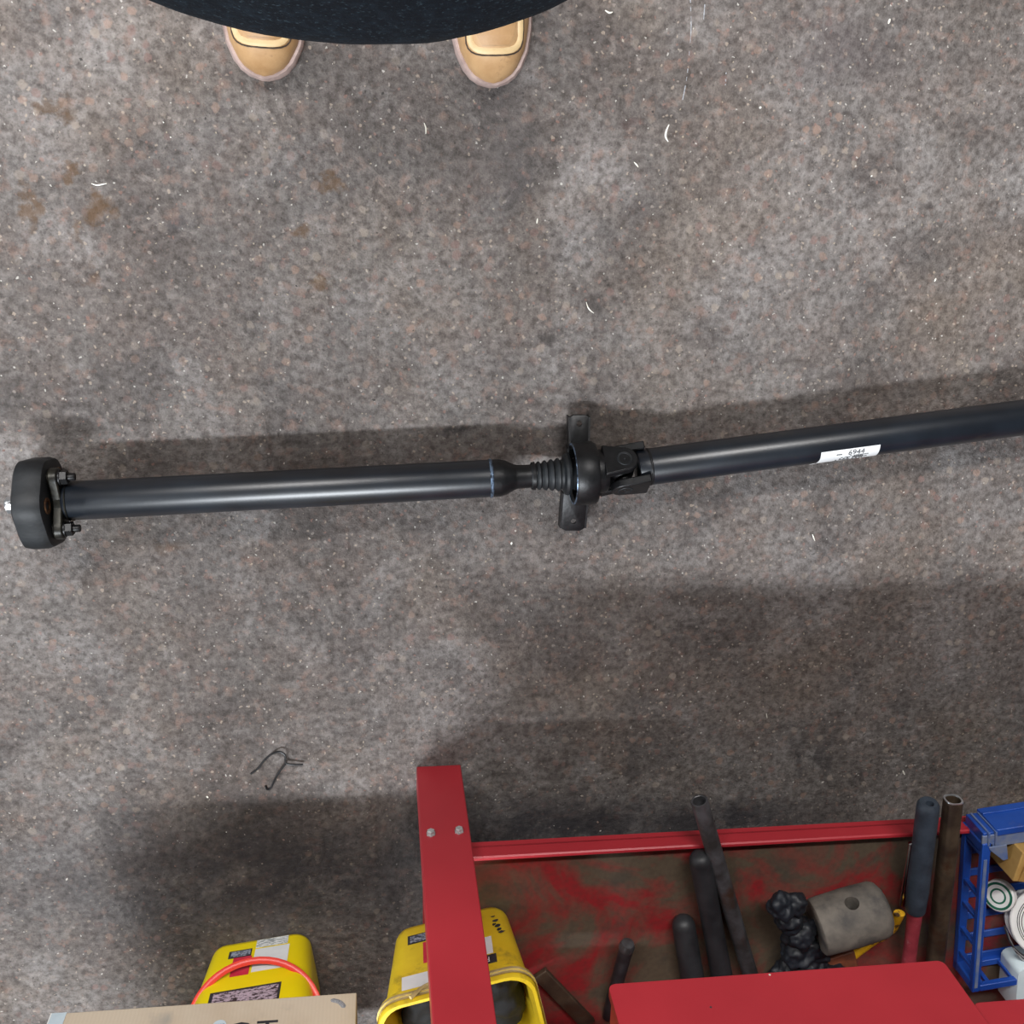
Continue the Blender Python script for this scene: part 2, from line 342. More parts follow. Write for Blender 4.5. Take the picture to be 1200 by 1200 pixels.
def smoothpath(pts, sub=6):
    pts = [V(p) for p in pts]; out = []
    for i in range(len(pts) - 1):
        p0 = pts[max(i - 1, 0)]; p1 = pts[i]; p2 = pts[i + 1]; p3 = pts[min(i + 2, len(pts) - 1)]
        for k in range(sub):
            u = k / sub
            out.append(.5 * ((2 * p1) + (p2 - p0) * u + (2 * p0 - 5 * p1 + 4 * p2 - p3) * u * u + (3 * p1 - p0 - 3 * p2 + p3) * u ** 3))
    out.append(pts[-1]); return out

# ---------------------------------------------------------------- floor
fl = mk('floor', MB().box((0, 0, -.05), (12, 12, .1)), 'floor', origin=(0, 0, 0), smooth=False); fl['kind'] = 'structure'

g = MB()
for i in range(900):
    x = random.uniform(-.95, 1.05); y = random.uniform(-1.25, .45); r = random.choice((.0007, .0009, .0011, .0014, .0020)); a = random.uniform(0, 6.28)
    k = random.uniform(.5, 1.8); ca, sa = math.cos(a), math.sin(a)
    pts = [V((x + ca * r * k, y + sa * r * k, 0)), V((x - sa * r, y + ca * r, 0)), V((x - ca * r * k, y - sa * r * k, 0)), V((x + sa * r, y - ca * r, 0))]
    g.add(pts + [V((x, y, r * .5))], [(0, 1, 4), (1, 2, 4), (2, 3, 4), (3, 0, 4)])
gr = mk('floor_grit', g, 'grit', origin=(0, 0, 0), smooth=False, fix=False); gr['kind'] = 'stuff'
tag(gr, 'tiny pale and dark grit scattered over the concrete floor', 'grit')

# ---------------------------------------------------------------- drive shaft
ZA = .066
A0 = P(80, 587, ZA); A1 = P(575, 560.5, ZA); ax = (A1 - A0).normalized(); side = V((-ax.y, ax.x, 0))
B0 = P(757, 547.5, ZA); B1 = P(1200, 489, ZA); bx_ = (B1 - B0).normalized(); bside = V((-bx_.y, bx_.x, 0))
sh = thing('drive_shaft', P(640, 556, 0), 'long black two-piece drive shaft lying across the concrete floor', 'drive shaft')
R = .0285
L1 = (A1 - A0).length
tb = mk('front_tube', MB().lathe(A0, ax, [(-.004, R * .9), (0, R), (L1, R)], 48), 'black_tube', sh)
mk('weld_bead', MB().lathe(A1, ax, [(-.0025, R + .0002), (-.001, R + .0016), (.001, R + .0016), (.0025, R + .0002)], 48, False, False), 'weld', tb)
def al(px): return (P(px, 560 - (px - 575) * .0545, ZA) - A1).dot(ax)
neck = [(0, R), (al(585), R), (al(592), R * .93), (al(602), R * .70), (al(606), R * .64), (al(624), R * .62), (al(624), R * .66), (al(630), R * .66)]
mk('stub_neck', MB().lathe(A1, ax, neck, 40), 'black_iron', sh)
pr = [(al(622), .0185), (al(626), .0205)]
for i in range(4):
    b0 = 628 + i * 7.5; rr = .0215 + i * .0012
    pr += [(al(b0), rr - .003), (al(b0 + 2), rr), (al(b0 + 4), rr + .0005), (al(b0 + 6), rr - .003)]
pr += [(al(659), .0235), (al(661), .031), (al(664), .0325), (al(667), .031), (al(668), .024), (al(676), .022)]
mk('bellows_boot', MB().lathe(A1, ax, pr, 40), 'rubber', sh)
mk('boot_clamp', MB().lathe(A1, ax, [(al(623), .0205), (al(623), .0212), (al(626.5), .0218), (al(626.5), .0205)], 40, False, False, True), 'black_iron', sh)
# centre bearing
c0 = al(671); c1 = al(697)
hb = mk('bearing_housing', MB().lathe(A1, ax, [(c0, .0440), (c0, .0475), (c0 + .002, .0490), (c1 - .004, .0490), (c1, .0465), (c1, .041), (c1 - .003, .039), (c0 + .003, .040)], 56, False, False, True), 'black_iron', sh)
mk('housing_rim', MB().lathe(A1, ax, [(c0 - .0012, .0445), (c0 - .0012, .0468), (c0 + .0008, .0475), (c0 + .0008, .0440)], 56, False, False, True), 'weld', sh)  # worn-metal rim; its bluish edge highlight is put into the colour
mk('bearing_rubber', MB().lathe(A1, ax, [(c0 + .012, .0405), (c0 + .009, .034), (c0 + .014, .027), (c0 + .012, .020), (c1 - .010, .020), (c1 - .008, .0405)], 48, False, False, True), 'rubber', sh)
mk('bearing_race', MB().lathe(A1, ax, [(c0 + .002, .019), (c0 + .002, .025), (c1 - .003, .025), (c1 - .003, .019)], 40, False, False, True), 'black_iron', sh)
# bracket arms, folded channel ears with a bolt hole
def arm(px0, px1, ya, yb, px2, px3, sgn):
    zc = .044
    near = [P(px0, ya, zc), P(px1, ya, zc)]; far = [P(px2, yb, .030), P(px3, yb, .030)]
    mbx = MB(); th = V((0, 0, -.004)); d = ((far[0] + far[1]) / 2 - (near[0] + near[1]) / 2)
    loop = [near[0], near[1], far[1] - (far[1] - far[0]) * .02, far[1] - (far[1] - far[0]) * .2 + d * .08, far[0] + (far[1] - far[0]) * .2 + d * .08, far[0]]
    mbx.prism(loop, th)
    a = mk('bracket_arm', mbx, 'black_iron', sh, bevel=.0012)
    hc = far[0] * .40 + far[1] * .40 + near[0] * .1 + near[1] * .1
    cut(a, MB().lathe(hc + V((0, 0, .02)), (0, 0, -1), [(0, .0045), (.05, .0045)], 18))
    for e0, e1 in ((near[0], far[0]), (near[1], far[1])):
        fm = MB(); o_ = (e1 - e0).cross(V((0, 0, 1))).normalized() * .0015
        fm.add([e0 - o_, e1 - o_, e1 + o_, e0 + o_] + [p + V((0, 0, -.018)) for p in (e0 - o_, e1 - o_, e1 + o_, e0 + o_)],
               [(0, 1, 2, 3), (7, 6, 5, 4), (0, 4, 5, 1), (1, 5, 6, 2), (2, 6, 7, 3), (3, 7, 4, 0)])
        mk('flange', fm, 'black_iron', a)
arm(668, 690, 526, 489, 667, 691, 1)
arm(660, 690, 578, 619, 657, 686, -1)
# foot of the housing joining both arms
f0 = P(675, 522, .030); f1 = P(675, 588, .030)
mk('housing_saddle', MB().box((f0 + f1) / 2 + V((0, 0, -.003)), (.030, (f0 - f1).length, .022), rotz(math.atan2(ax.y, ax.x))), 'black_iron', sh, bevel=.003)
# universal joint
J = P(728, 551, ZA)
def yoke(center, axis, sd, tilt, base_d, name, hub_r):
    """two ears reaching back along the axis over the cross; tilt = trunnion direction"""
    tr = (sd * math.cos(tilt) + V((0, 0, 1)) * math.sin(tilt)).normalized(); q = axis.cross(tr).normalized()
    y = mk(name, MB().lathe(center + axis * base_d, axis, [(-.012, hub_r * .55), (-.006, hub_r * .92), (0, hub_r), (.012, hub_r)], 36), 'black_iron', sh)
    for s in (1, -1):
        prof = []
        for i in range(17):
            a = math.pi / 2 + math.pi * i / 16; prof.append((math.cos(a) * .0205, math.sin(a) * .0205))
        prof += [(base_d + .002, -.0265), (base_d + .002, .0265)]
        loop = [center + axis * px_ + q * py_ + tr * (s * .0210) for (px_, py_) in prof]
        e = mk('yoke_ear', MB().prism(loop, tr * (s * .0130)), 'black_iron', y, bevel=.002)
        mk('bearing_cap', MB().lathe(center + tr * (s * .0225), tr * s, [(0, .0125), (.0112, .0125), (.0122, .0115), (.0118, .0085), (.0108, .0078), (.0108, .002), (.0120, .0012)], 28), 'rubber', e)
    return y
yoke(J, bx_, bside, math.radians(-38 + 180), .036, 'rear_yoke', .026)
yoke(J, -ax, -side, math.radians(-42 + 180), .030, 'front_yoke', .034)
t1 = (bside * math.cos(math.radians(142)) + V((0, 0, 1)) * math.sin(math.radians(142))).normalized(); t2 = (-side * math.cos(math.radians(138)) + V((0, 0, 1)) * math.sin(math.radians(138))).normalized()
cm = MB().lathe(J - t1 * .024, t1, [(0, .012), (.048, .012)], 20).lathe(J - t2 * .024, t2, [(0, .012), (.048, .012)], 20)
cm.lathe(J - V((0, 0, .019)), (0, 0, 1), [(0, .004), (.004, .013), (.011, .018), (.019, .020), (.027, .018), (.034, .013), (.038, .004)], 24)
mk('cross_spider', cm, 'black_iron', sh)
# rear tube runs out of the frame
L2 = .95
rt = mk('rear_tube', MB().lathe(B0, bx_, [(-.014, R * .93), (-.012, R * .98), (.003, R * .98), (.005, R), (L2, R), (L2 + .004, R * .9)], 48), 'black_tube', sh)
mk('weld_bead', MB().lathe(B0 + bx_ * .004, bx_, [(-.002, R * .99), (-.0006, R + .0008), (.0006, R + .0008), (.002, R)], 48, False, False), 'black_iron', rt)
E = B0 + bx_ * L2
mk('end_flange', MB().lathe(E, bx_, [(0, .026), (.02, .03), (.03, .058), (.042, .058), (.044, .02), (.06, .018)], 40), 'black_iron', sh)
# paper label wrapped on the rear tube
def on_tube(d, ang, lift=.0004):
    return B0 + bx_ * d + bside * (math.cos(ang) * (R + lift)) + V((0, 0, 1)) * (math.sin(ang) * (R + lift))
def bl(px, py): return (P(px, py, ZA) - B0).dot(bx_)
l0 = bl(951, 535); l1 = bl(1022, 525); a_top = math.radians(99); a_bot = math.radians(178)
lm = MB(); na = 14
edge = [(l0 + .004, a_top), (l1, a_top), (l1 + .001, a_bot - .35), (l1 - .006, a_bot), (l0 - .004, a_bot)]
for i in range(na):
    u0, u1 = i / na, (i + 1) / na
    def row(u):
        a = a_top + (a_bot - a_top) * u
        s_ = l0 + .004 - .008 * max(0, u - .35); e_ = l1 if u < .7 else l1 - (u - .7) * .02
        return [on_tube(s_ + (e_ - s_) * k / 6, a) for k in range(7)]
    lm.strip(row(u0), row(u1))
lb = mk('barcode_label', lm, 'paper', rt, fix=False); lb['label'] = 'white printed paper label reading 6944'
lc = (l0 + l1) / 2
mk('lettering', text_mb('6944', .0135, lambda x, y: on_tube(lc + .012 + x, math.radians(114) - y / R, .0008)), 'ink', lb, fix=False)
pm = MB()
for i, (u, a, ln, hh) in enumerate([(-.013, 116, .014, 1.8), (.016, 127, .044, 1.6), (.006, 132.5, .040, 2.0), (.012, 138.5, .050, 2.2), (.006, 146, .050, 2.2), (.0, 154, .050, 2.0)]):
    s0 = lc + u - ln / 2
    k = int(ln / .003)
    for j in range(k):
        if random.random() < .22: continue
        x0 = s0 + j * .003; aa = math.radians(a); hw = math.radians(hh)
        pm.add([on_tube(x0, aa - hw, .0008), on_tube(x0 + .0026, aa - hw, .0008), on_tube(x0 + .0026, aa + hw, .0008), on_tube(x0, aa + hw, .0008)], [(0, 1, 2, 3)])
mk('fine_print', pm, 'ink', lb, smooth=False, fix=False)
mk('label_corner', MB().add([on_tube(l0 - .010, math.radians(154), .001), on_tube(l0 - .002, math.radians(146), .001), on_tube(l0 + .002, math.radians(150), .001), on_tube(l0 - .004, math.radians(162), .001)], [(0, 1, 2, 3)]), 'paper', lb, fix=False)

# flexible coupling at the front end
CC = P(51, 589, .066)
def polar(d, r, deg): 
    a = math.radians(deg); return CC + ax * d + side * (r * math.cos(a)) + V((0, 0, 1)) * (r * math.sin(a))
def lobed(d, sc, n=72):
    out = []
    for i in range(n):
        a = 360 * i / n; r = .0668 + .0024 * math.cos(math.radians(6 * (a - 20))); out.append(polar(d, r * sc, a))
    return out
dk = mk('rubber_coupling', MB().rings([lobed(-.024, .90), lobed(-.021, .97), lobed(-.012, 1.), lobed(.008, 1.), lobed(.016, .96), lobed(.018, .90)]), 'rubber', sh)
hc_ = MB()
cut(dk, MB().lathe(CC - ax * .05, ax, [(0, .022), (.1, .022)], 32))
for k in range(6):
    deg = 20 + 60 * k
    mk('bush', MB().lathe(polar(-.026, .043, deg), ax, [(0, .0075), (0, .0115), (.046, .0115), (.046, .0075)], 24, False, False, True), 'rust' if k % 2 else 'greasy', dk)
mk('centre_pin', MB().lathe(CC - ax * .052, ax, [(0, .0080), (.002, .0108), (.010, .0118), (.016, .0118), (.018, .016), (.034, .016)], 28), 'zinc', sh)
mk('locating_rim', MB().lathe(polar(-.030, .043, 200), ax, [(0, .006), (.001, .010), (.006, .010)], 20), 'zinc', sh)
# three-arm flange bolted to the coupling
fm = MB()
hub = mk('flange_hub', MB().lathe(CC + ax * .018, ax, [(0, .022), (.004, .026), (.014, .026), (.020, .030), ((A0 - CC).dot(ax) - .018, .0275)], 40), 'greasy', sh)
for deg in (20, 140, 260):
    rad = (polar(0, 1, deg) - CC).normalized(); tan = ax.cross(rad)
    b = CC + ax * .0195
    loop = [b + tan * .022, b + rad * .034 + tan * .016]
    for i in range(9):
        a = math.pi / 2 - math.pi * i / 8; loop.append(b + rad * (.043 + .0145 * math.cos(a)) + tan * (.0145 * math.sin(a)))
    loop += [b + rad * .034 - tan * .016, b - tan * .022]
    am = mk('flange_arm', MB().prism(loop, ax * .013), 'greasy', hub, bevel=.002)
    hx = MB(); hx.lathe(polar(.0325, .043, deg), ax, [(0, .0115), (.002, .0115)], 24); hx.lathe(polar(.0345, .043, deg), ax, [(0, .0105), (.009, .0105), (.010, .0095)], 6)
    hx.lathe(polar(.044, .043, deg), ax, [(0, .0055), (.009, .0055), (.010, .0048)], 16)
    mk('bolt', hx, 'black_iron', hub)
for deg in (80, 200, 320):
    mk('bolt', MB().lathe(polar(-.034, .043, deg), ax, [(0, .0085), (.009, .0085)], 6).lathe(polar(-.026, .043, deg), ax, [(0, .006), (.030, .006)], 16), 'zinc', dk)
mk('balance_tack', MB().box(A0 + ax * .006 + side * -.026 + V((0, 0, .010)), (.006, .003, .005), rotz(.4)), 'swarf', sh)

# ---------------------------------------------------------------- red tool cart
fA = P(488, 898, 0); fB = P(540, 896, 0)
YF = (fA.y + fB.y) / 2                                  # front face of the posts
YL = YF - .026                                          # front of the lower tray
XL = fA.x; PW = fB.x - fA.x
zl0 = PY(700, 984, YL).z; zl1 = PY(700, 997, YL).z      # tray lip
XR = XL + 1.50; DEP = .44
cart = thing('tool_cart', ((XL + XR) / 2, YF - DEP / 2, 0), 'red steel tool cart full of tools at the bottom of the picture', 'tool cart')
TOPZ = .68
def post(x, sx, y, sy, lab=None):
    p = MB(); th = .004
    p.box((x + sx * PW / 2, y - sy * th / 2, TOPZ / 2), (PW, th, TOPZ))
    p.box((x + sx * th / 2, y - sy * .024, TOPZ / 2), (th, .042, TOPZ))
    o = mk('corner_post', p, 'red', cart, bevel=.0018)
    return o
p0 = post(XL, 1, YF, 1)
post(XR, -1, YF, 1); post(XL, 1, YF - DEP, -1); post(XR, -1, YF - DEP, -1)
for (bx, by) in ((505, 977), (538, 974)):
    q = PY(bx, by, YF + .001)
    bo = mk('bolt', MB().lathe(q, (0, 1, 0), [(-.001, .0075), (.0012, .0075), (.0012, .0062), (.0055, .0062), (.0065, .0050)], 6), 'bolt', p0)
# lower tray: floor, front lip, down-turned sides
tr = mk('tray_floor', MB().box(((XL + XR) / 2, YL - (DEP - .04) / 2, zl0 + .002), (XR - XL - .010, DEP - .04, .004)), 'tray', cart, smooth=False)
lip = MB()
zt = zl1
prof = [(0, zl0 - .010), (0, zt - .002), (-.002, zt), (-.006, zt), (-.008, zt - .002), (-.008, zl0 + .001), (-.004, zl0 - .010)]
lip.rings([[V((x, YL + a, b)) for (a, b) in prof] for x in (XL + .008, XR - .008)])
mk('tray_lip', lip, 'red', cart)
mk('tray_side', MB().box((XL + .006, YL - .2, zl0 - .012), (.004, .39, .026)), 'red', cart)
mk('tray_side', MB().box((XR - .006, YL - .2, zl0 - .012), (.004, .39, .026)), 'red', cart)
mk('tray_lip', MB().box(((XL + XR) / 2, YL - DEP + .04, zl0 + .01), (XR - XL - .012, .004, .04)), 'red', cart)
# upper drawer fronts hanging in the front plane
YD = YL + .004
d0 = PY(712, 1153, YD); d1 = PY(1105, 1125, YD); dz = (d0.z + d1.z) / 2
def drawer(x0, x1, z0, z1, yf, name):
    r = .010; loop = []
    for (cx, cz, a0) in ((x1 - r, z0 + r, -90), (x1 - r, z1 - r, 0), (x0 + r, z1 - r, 90), (x0 + r, z0 + r, 180)):
        for i in range(6):
            a = math.radians(a0 + 90 * i / 5); loop.append(V((cx + r * math.cos(a), yf, cz + r * math.sin(a))))
    fr = mk('drawer_front', MB().prism(loop, (0, -.012, 0)), 'red', cart, bevel=.001)
    b = MB(); cx = (x0 + x1) / 2; dd = DEP - .07; hw = x1 - x0 - .012; z0b = z0 + .008; hb = z1 - z0b - .006
    b.box((cx, yf - .012 - dd / 2, z0b), (hw, dd, .003)); b.box((cx, yf - .012 - dd, z0b + hb / 2), (hw, .003, hb))
    for s in (-1, 1): b.box((cx + s * hw / 2, yf - .012 - dd / 2, z0b + hb / 2), (.003, dd, hb))
    mk('drawer_body', b, 'red', fr, smooth=False)
drawer(d0.x, d1.x, dz, TOPZ - .018, YD, 'a')
d2 = PY(1178, 1172, YD - .02)
drawer(d1.x + .012, XR - .012, d2.z, TOPZ - .018, YD - .02, 'b')
tp = mk('top_shelf', MB().box(((XL + XR) / 2, YF - DEP / 2 - .003, TOPZ - .009), (XR - XL - .012, DEP - .04, .018)), 'red', cart, bevel=.004)
mk('unseen_back_panel', MB().box(((XL + XR) / 2, YF - DEP + .008, (TOPZ + zl0) / 2), (XR - XL - .016, .003, TOPZ - zl0 - .02)), 'red', cart)  # unseen; reaches down to the tray to keep the rear light out
# paint chip on the drawer edge
for (a, b) in ((902, 1142), (833, 1180)):
    q = PY(a, b, YD + .0006); k = 'swarf' if a == 902 else 'ink'
    mk('paint_chip', MB().lathe(q - V((0, .0004, 0)), (0, 1, 0), [(0, .0016), (.0006, .0012)], 7), k, cart)

TZ = zl0 + .004            # top of the tray floor

# ---------------------------------------------------------------- yellow pails
def pail(c, ang, z, label, mats, lidded, hgt=.185, wid=.165, dep=.15):
    """c: middle of the bottom front edge"""
    Rm = rotz(ang); base = V((c.x, c.y, z)) + Rm @ V((0, -dep / 2, 0))
    root = thing('yellow_pail', base, label, 'pail', 'yellow pails')
    tp_ = .020
    def ring(h, grow=0., ins=0.):
        k = tp_ * h / hgt + grow - ins
        return [base + Rm @ V((x, y, h)) for (x, y) in rrect(wid / 2 + k, dep / 2 + k, .028 + .4 * k, 6)]
    bod = MB().rings([ring(0, -.006), ring(.003, -.001), ring(.010), ring(hgt * .86), ring(hgt * .865, .007), ring(hgt * .93, .008), ring(hgt * .935, .005), ring(hgt * .97, .006), ring(hgt, .004), ring(hgt, -.001), ring(hgt * .9, -.003), ring(.02, -.004)])
    body = mk('body', bod, mats, root, ang=50)
    def face(u, v, lift=.0006):
        """point on the front face: u across in metres, v height fraction"""
        h = v * hgt; return base + Rm @ V((u, dep / 2 + tp_ * v + lift, h))
    def decal(name, u0, u1, v0, v1, m, lift=.0006, skew=0.):
        q = MB().strip([face(u0, v0, lift), face(u1, v0 + skew, lift)], [face(u0, v1, lift), face(u1, v1 + skew, lift)])
        return mk(name, q, m, body, smooth=False, fix=True)
    # dark rim channel
    mk('rim_channel', MB().rings([ring(hgt * .90, .0086), ring(hgt * .925, .0088), ring(hgt * .935, .0064), ring(hgt * .965, .0072)], False, False), 'cream_rim', body)
    return root, body, base, Rm, ring, face, decal, hgt
# pail standing on the floor, lid on, red bail hanging over its front
q0 = P(247, 1109, 0); q1 = P(362, 1090, 0); an = math.atan2((q1 - q0).y, (q1 - q0).x); wd = (q1 - q0).length
r1, b1, base1, R1, ring1, face1, decal1, h1 = pail((q0 + q1) / 2, an, 0, 'bright yellow pail with red handle on the floor under the cardboard box', 'plastic_yellow', True, wid=wd, hgt=.215)
_dec = decal1
def decal1(n_, u0, u1, v0, v1, m_, lift=.0006): return _dec(n_, u0, u1, v0 * .86, v1 * .86, m_, lift)
mk('lid', MB().rings([ring1(h1 - .012, .009), ring1(h1 + .006, .009), ring1(h1 + .010, .004), ring1(h1 + .010, -.004)]), 'plastic_yellow', r1)
wu = wd / 2
decal1('badge_print', -.046, -.012, .155, .235, 'scribble', .0007)
decal1('badge_print', -.050, -.010, .140, .250, 'ink', .0004)
decal1('white_panel', -.004, .052, .03, .15, 'greyprint_lines')
decal1('white_panel', -.004, .056, .165, .45, 'paper')
decal1('red_panel', -.040, -.008, .25, .52, 'red_print')
decal1('white_panel', -.004, .056, .452, .50, 'paper')
decal1('info_panel', -.066, .052, .70, .93, 'ink', .0004)
decal1('info_panel', -.060, .048, .725, .93, 'smallprint', .0008)
# bail
hz = h1 * .84; side_x = wd / 2 + .020 + .006
bp = []
for i in range(25):
    a = math.pi * i / 24
    x = -side_x * math.cos(a); drop = math.sin(a) ** .75
    y = .005 + (.150 / 2 + .024) * drop; z = hz - .092 * drop
    bp.append(base1 + R1 @ V((x, y, z)))
mk('bail_handle', MB().tube(bp, [.006] * 25, 10, flat=.45, up=(0, .7, .7)), 'red_plastic', r1)
for s in (-1, 1): mk('bail_pivot', MB().lathe(base1 + R1 @ V((s * (side_x - .012), .005, hz)), R1 @ V((s, 0, 0)), [(0, .010), (.012, .010), (.014, .007)], 20), 'red_plastic', r1)

# open grubby pail in the cart tray
q0 = P(460, 1090, TZ); q1 = P(590, 1057, TZ); an2 = math.atan2((q1 - q0).y, (q1 - q0).x); wd2 = (q1 - q0).length
r2, b2, base2, R2, ring2, face2, decal2, h2 = pail((q0 + q1) / 2, an2, TZ, 'grubby open yellow pail behind the red post in the cart tray', 'plastic_yellow_dirty', False, wid=wd2, hgt=.185)
decal2('badge_print', -.062, -.024, .16, .25, 'scribble', .0008)
decal2('badge_print', -.066, -.020, .145, .265, 'ink', .0004)
decal2('red_panel', -.042, -.008, .28, .55, 'red_print')
decal2('white_panel', .000, .064, .42, .64, 'paper')
decal2('white_panel', -.075, -.03, .66, .82, 'paper')
kk = decal2('info_panel', .02, .068, .65, .76, 'ink', .0005)
mk('lettering', text_mb('RA', .016, lambda x, y: face2(.050 - x * .8, .705 + y / h2, .0010)), 'paper', kk, fix=False)
for (u_, v_, du, dv_) in ((.071, .17, .004, .012), (.074, .23, .005, .02), (.071, .28, .003, .02), (.076, .31, .005, .022), (.078, .36, .004, .02), (.080, .40, .006, .016)):
    sm = MB().add([face2(u_ + du * random.uniform(.6, 1.2) * math.cos(a), v_ + dv_ * random.uniform(.6, 1.2) * math.sin(a), .0008) for a in [2 * math.pi * i / 9 for i in range(9)]], [tuple(range(9))])
    mk('ink_smudge', sm, 'ink', b2, smooth=False)
mk('bail_loop', MB().tube(smoothpath([face2(-.05 + .05 * math.sin(math.pi * i / 8) * 0 + .06 * i / 8 - .01, .985 - .10 * math.sin(math.pi * i / 8), .010) for i in range(9)], 3), .003, 8), 'cream_rim', r2)
fm = MB()
def ball(mb, p, r, sq=.85):
    mb.rings([[p + V((max(math.sin(math.pi * i / 8), .02) * math.cos(2 * math.pi * j / 14) * r, max(math.sin(math.pi * i / 8), .02) * math.sin(2 * math.pi * j / 14) * r, -math.cos(math.pi * i / 8) * r * sq)) for j in range(14)] for i in range(9)])
for (x, y, h, r) in ((-.05, .035, .10, .040), (.05, .035, .11, .042), (0, .0, .11, .045), (-.05, -.03, .10, .040), (.05, -.035, .10, .040), (.0, .042, .105, .040), (.062, 0, .11, .034), (-.062, 0, .10, .034), (0, -.04, .1, .04)):
    ball(fm, base2 + R2 @ V((x, y, h)), r)
rg = mk('oily_rag', fm, 'dark_fill', origin=base2 + V((0, 0, .05))); remesh(rg, .005, 2)
d1_ = rg.modifiers.new('lumps', 'DISPLACE'); d1_.texture = bpy.data.textures.new('rag_lumps', 'CLOUDS'); d1_.texture.noise_scale = .03; d1_.strength = .02; d1_.texture_coords = 'LOCAL'
tag(rg, 'dark oily rag stuffed inside the open yellow pail', 'rag')

# ---------------------------------------------------------------- cardboard box on the lidded pail
BZ = h1 + .011
c0_ = P(60, 1188, BZ); c1_ = P(418, 1163, BZ); dx = (c1_ - c0_); bw = dx.length; ba = math.atan2(dx.y, dx.x); Rb = rotz(ba)
bd, bh = .34, .24
bc = (c0_ + c1_) / 2 + Rb @ V((0, -bd / 2, 0))
cb = thing('cardboard_box', bc, 'worn brown cardboard box resting on the yellow pail lid', 'box')
def bxp(x, y, z): return bc + Rb @ V((x, y, z))
th = .004
for nm, cc, dd in (('front_wall', (0, bd / 2 - th / 2, bh / 2), (bw, th, bh)), ('back_wall', (0, -bd / 2 + th / 2, bh / 2), (bw, th, bh)),
                   ('side_wall', (-bw / 2 + th / 2, 0, bh / 2), (th, bd - 2 * th, bh)), ('side_wall', (bw / 2 - th / 2, 0, bh / 2), (th, bd - 2 * th, bh)),
                   ('base', (0, 0, th / 2), (bw - 2 * th, bd - 2 * th, th)), ('top_flap', (0, bd / 4, bh + th / 2), (bw, bd / 2 - .002, th)), ('top_flap', (0, -bd / 4, bh + th / 2), (bw, bd / 2 - .002, th))):
    o = mk(nm, MB().box(bxp(*cc), dd, Rb), 'card', cb, bevel=.0015)
    if nm == 'front_wall': fw = o
# tape and lettering (the box stands upside down)
mk('tape', MB().box(bxp(-bw / 2 + .012, bd / 2 + .0004, bh / 2), (.022, .0008, bh), Rb), 'bluetape', fw)
mk('tape_edge', MB().box(bxp(-bw / 2 + .0005, bd / 2 - .002, bh / 2), (.002, .006, bh), Rb), 'paper', fw)
mk('lettering', text_mb('FOT', .055, lambda x, y: bxp(.062 + x * 1., bd / 2 + .0006, .066 - y)), 'ink', fw, fix=False)
q = (P(396, 1174, BZ + .008) - bc); 
mk('blue_smear', MB().tube(smoothpath([bxp(bw / 2 - .04, bd / 2 + .0003, .012), bxp(bw / 2 - .026, bd / 2 + .0003, .018), bxp(bw / 2 - .018, bd / 2 + .0003, .030)], 4), [.001] + [.004] * 7 + [.001], 8, flat=.15, up=Rb @ V((0, 1, 0))), 'inkgrey', fw)
mk('blue_sticker', MB().lathe(bxp(.026, bd / 2, .047), Rb @ V((0, 1, 0)), [(0, .010), (.0006, .010)], 20), 'bluetape', fw)

# ---------------------------------------------------------------- tools in the tray
def rod(name, a, b, r, m, label, cat, n=20, hollow=False, round_end=False, group=None):
    d = (b - a); L = d.length
    if hollow: prof = [(0, r * .80), (0, r), (L, r), (L, r * .8), (.05, r * .8)]
    elif round_end: prof = [(0, r * .3), (r * .12, r * .62), (r * .4, r * .88), (r * .9, r), (L * .5, r * .97), (L, r)]
    else: prof = [(0, r * .9), (.002, r), (L, r)]
    root = thing(name, V((a + b) / 2) - V((0, 0, r)), label, cat, group)
    if hollow:
        mb = MB().lathe(a, d, [(.06, r * .78), (0, r * .78), (0, r), (L, r)], n)
    else: mb = MB().lathe(a, d, prof, n)
    return root, mb
def onlip(px, py, r): return PY(px, py, YL - .004)
# steel pipe propped on the lip
r_ = .0135; g0 = V((P(838, 988, zt + r_).x, YL - .004, zt + r_ + .001)); tail = P(880, 1145, TZ + r_)
dirn = (g0 - tail).normalized(); tip = tail + dirn * ((P(824, 940, zt + .03) - tail).length)
pipe = mk('steel_pipe', MB().lathe(tip, tail - tip, [(.10, r_ * .74), (.001, r_ * .74), (0, r_ * .82), (0, r_ * .96), (.001, r_), ((tail - tip).length + .03, r_)], 26), 'gunmetal', origin=tail)
tag(pipe, 'hollow worn steel pipe propped on the tray lip beside black grip', 'pipe')
# black grip handle
r_ = .0185; e0 = V((P(818, 990, zt).x, YL - .010, zt + r_ * .6)); e1 = P(846, 1145, TZ + r_)
hb = thing('bar_handle', e1, 'black rubber-gripped bar left of the hollow steel pipe', 'tool')
L = (e1 - e0).length
mk('grip', MB().lathe(e0, e1 - e0, [(-.004, .006), (-.001, .013), (.006, .0172), (.014, r_), (L * .55, r_ * .93), (L, r_), (L + .004, r_ * .8)], 24), 'dark_grip', hb)
mk('bar', MB().lathe(e1, e1 - e0, [(0, .010), (.10, .010)], 18), 'gunmetal', hb)
# second dark handle lying lower
a = P(800, 1078, TZ + .02); b = P(812, 1150, TZ + .02)
hb = thing('bar_handle', b, 'dark worn handle half hidden behind the black rubber-gripped bar', 'tool'); L = (b - a).length
mk('grip', MB().lathe(a, b - a, [(-.006, .006), (0, .015), (.010, .019), (L, .020)], 22), 'dark_grip', hb)
mk('bar', MB().lathe(b, b - a, [(0, .011), (.08, .011)], 16), 'gunmetal', hb)
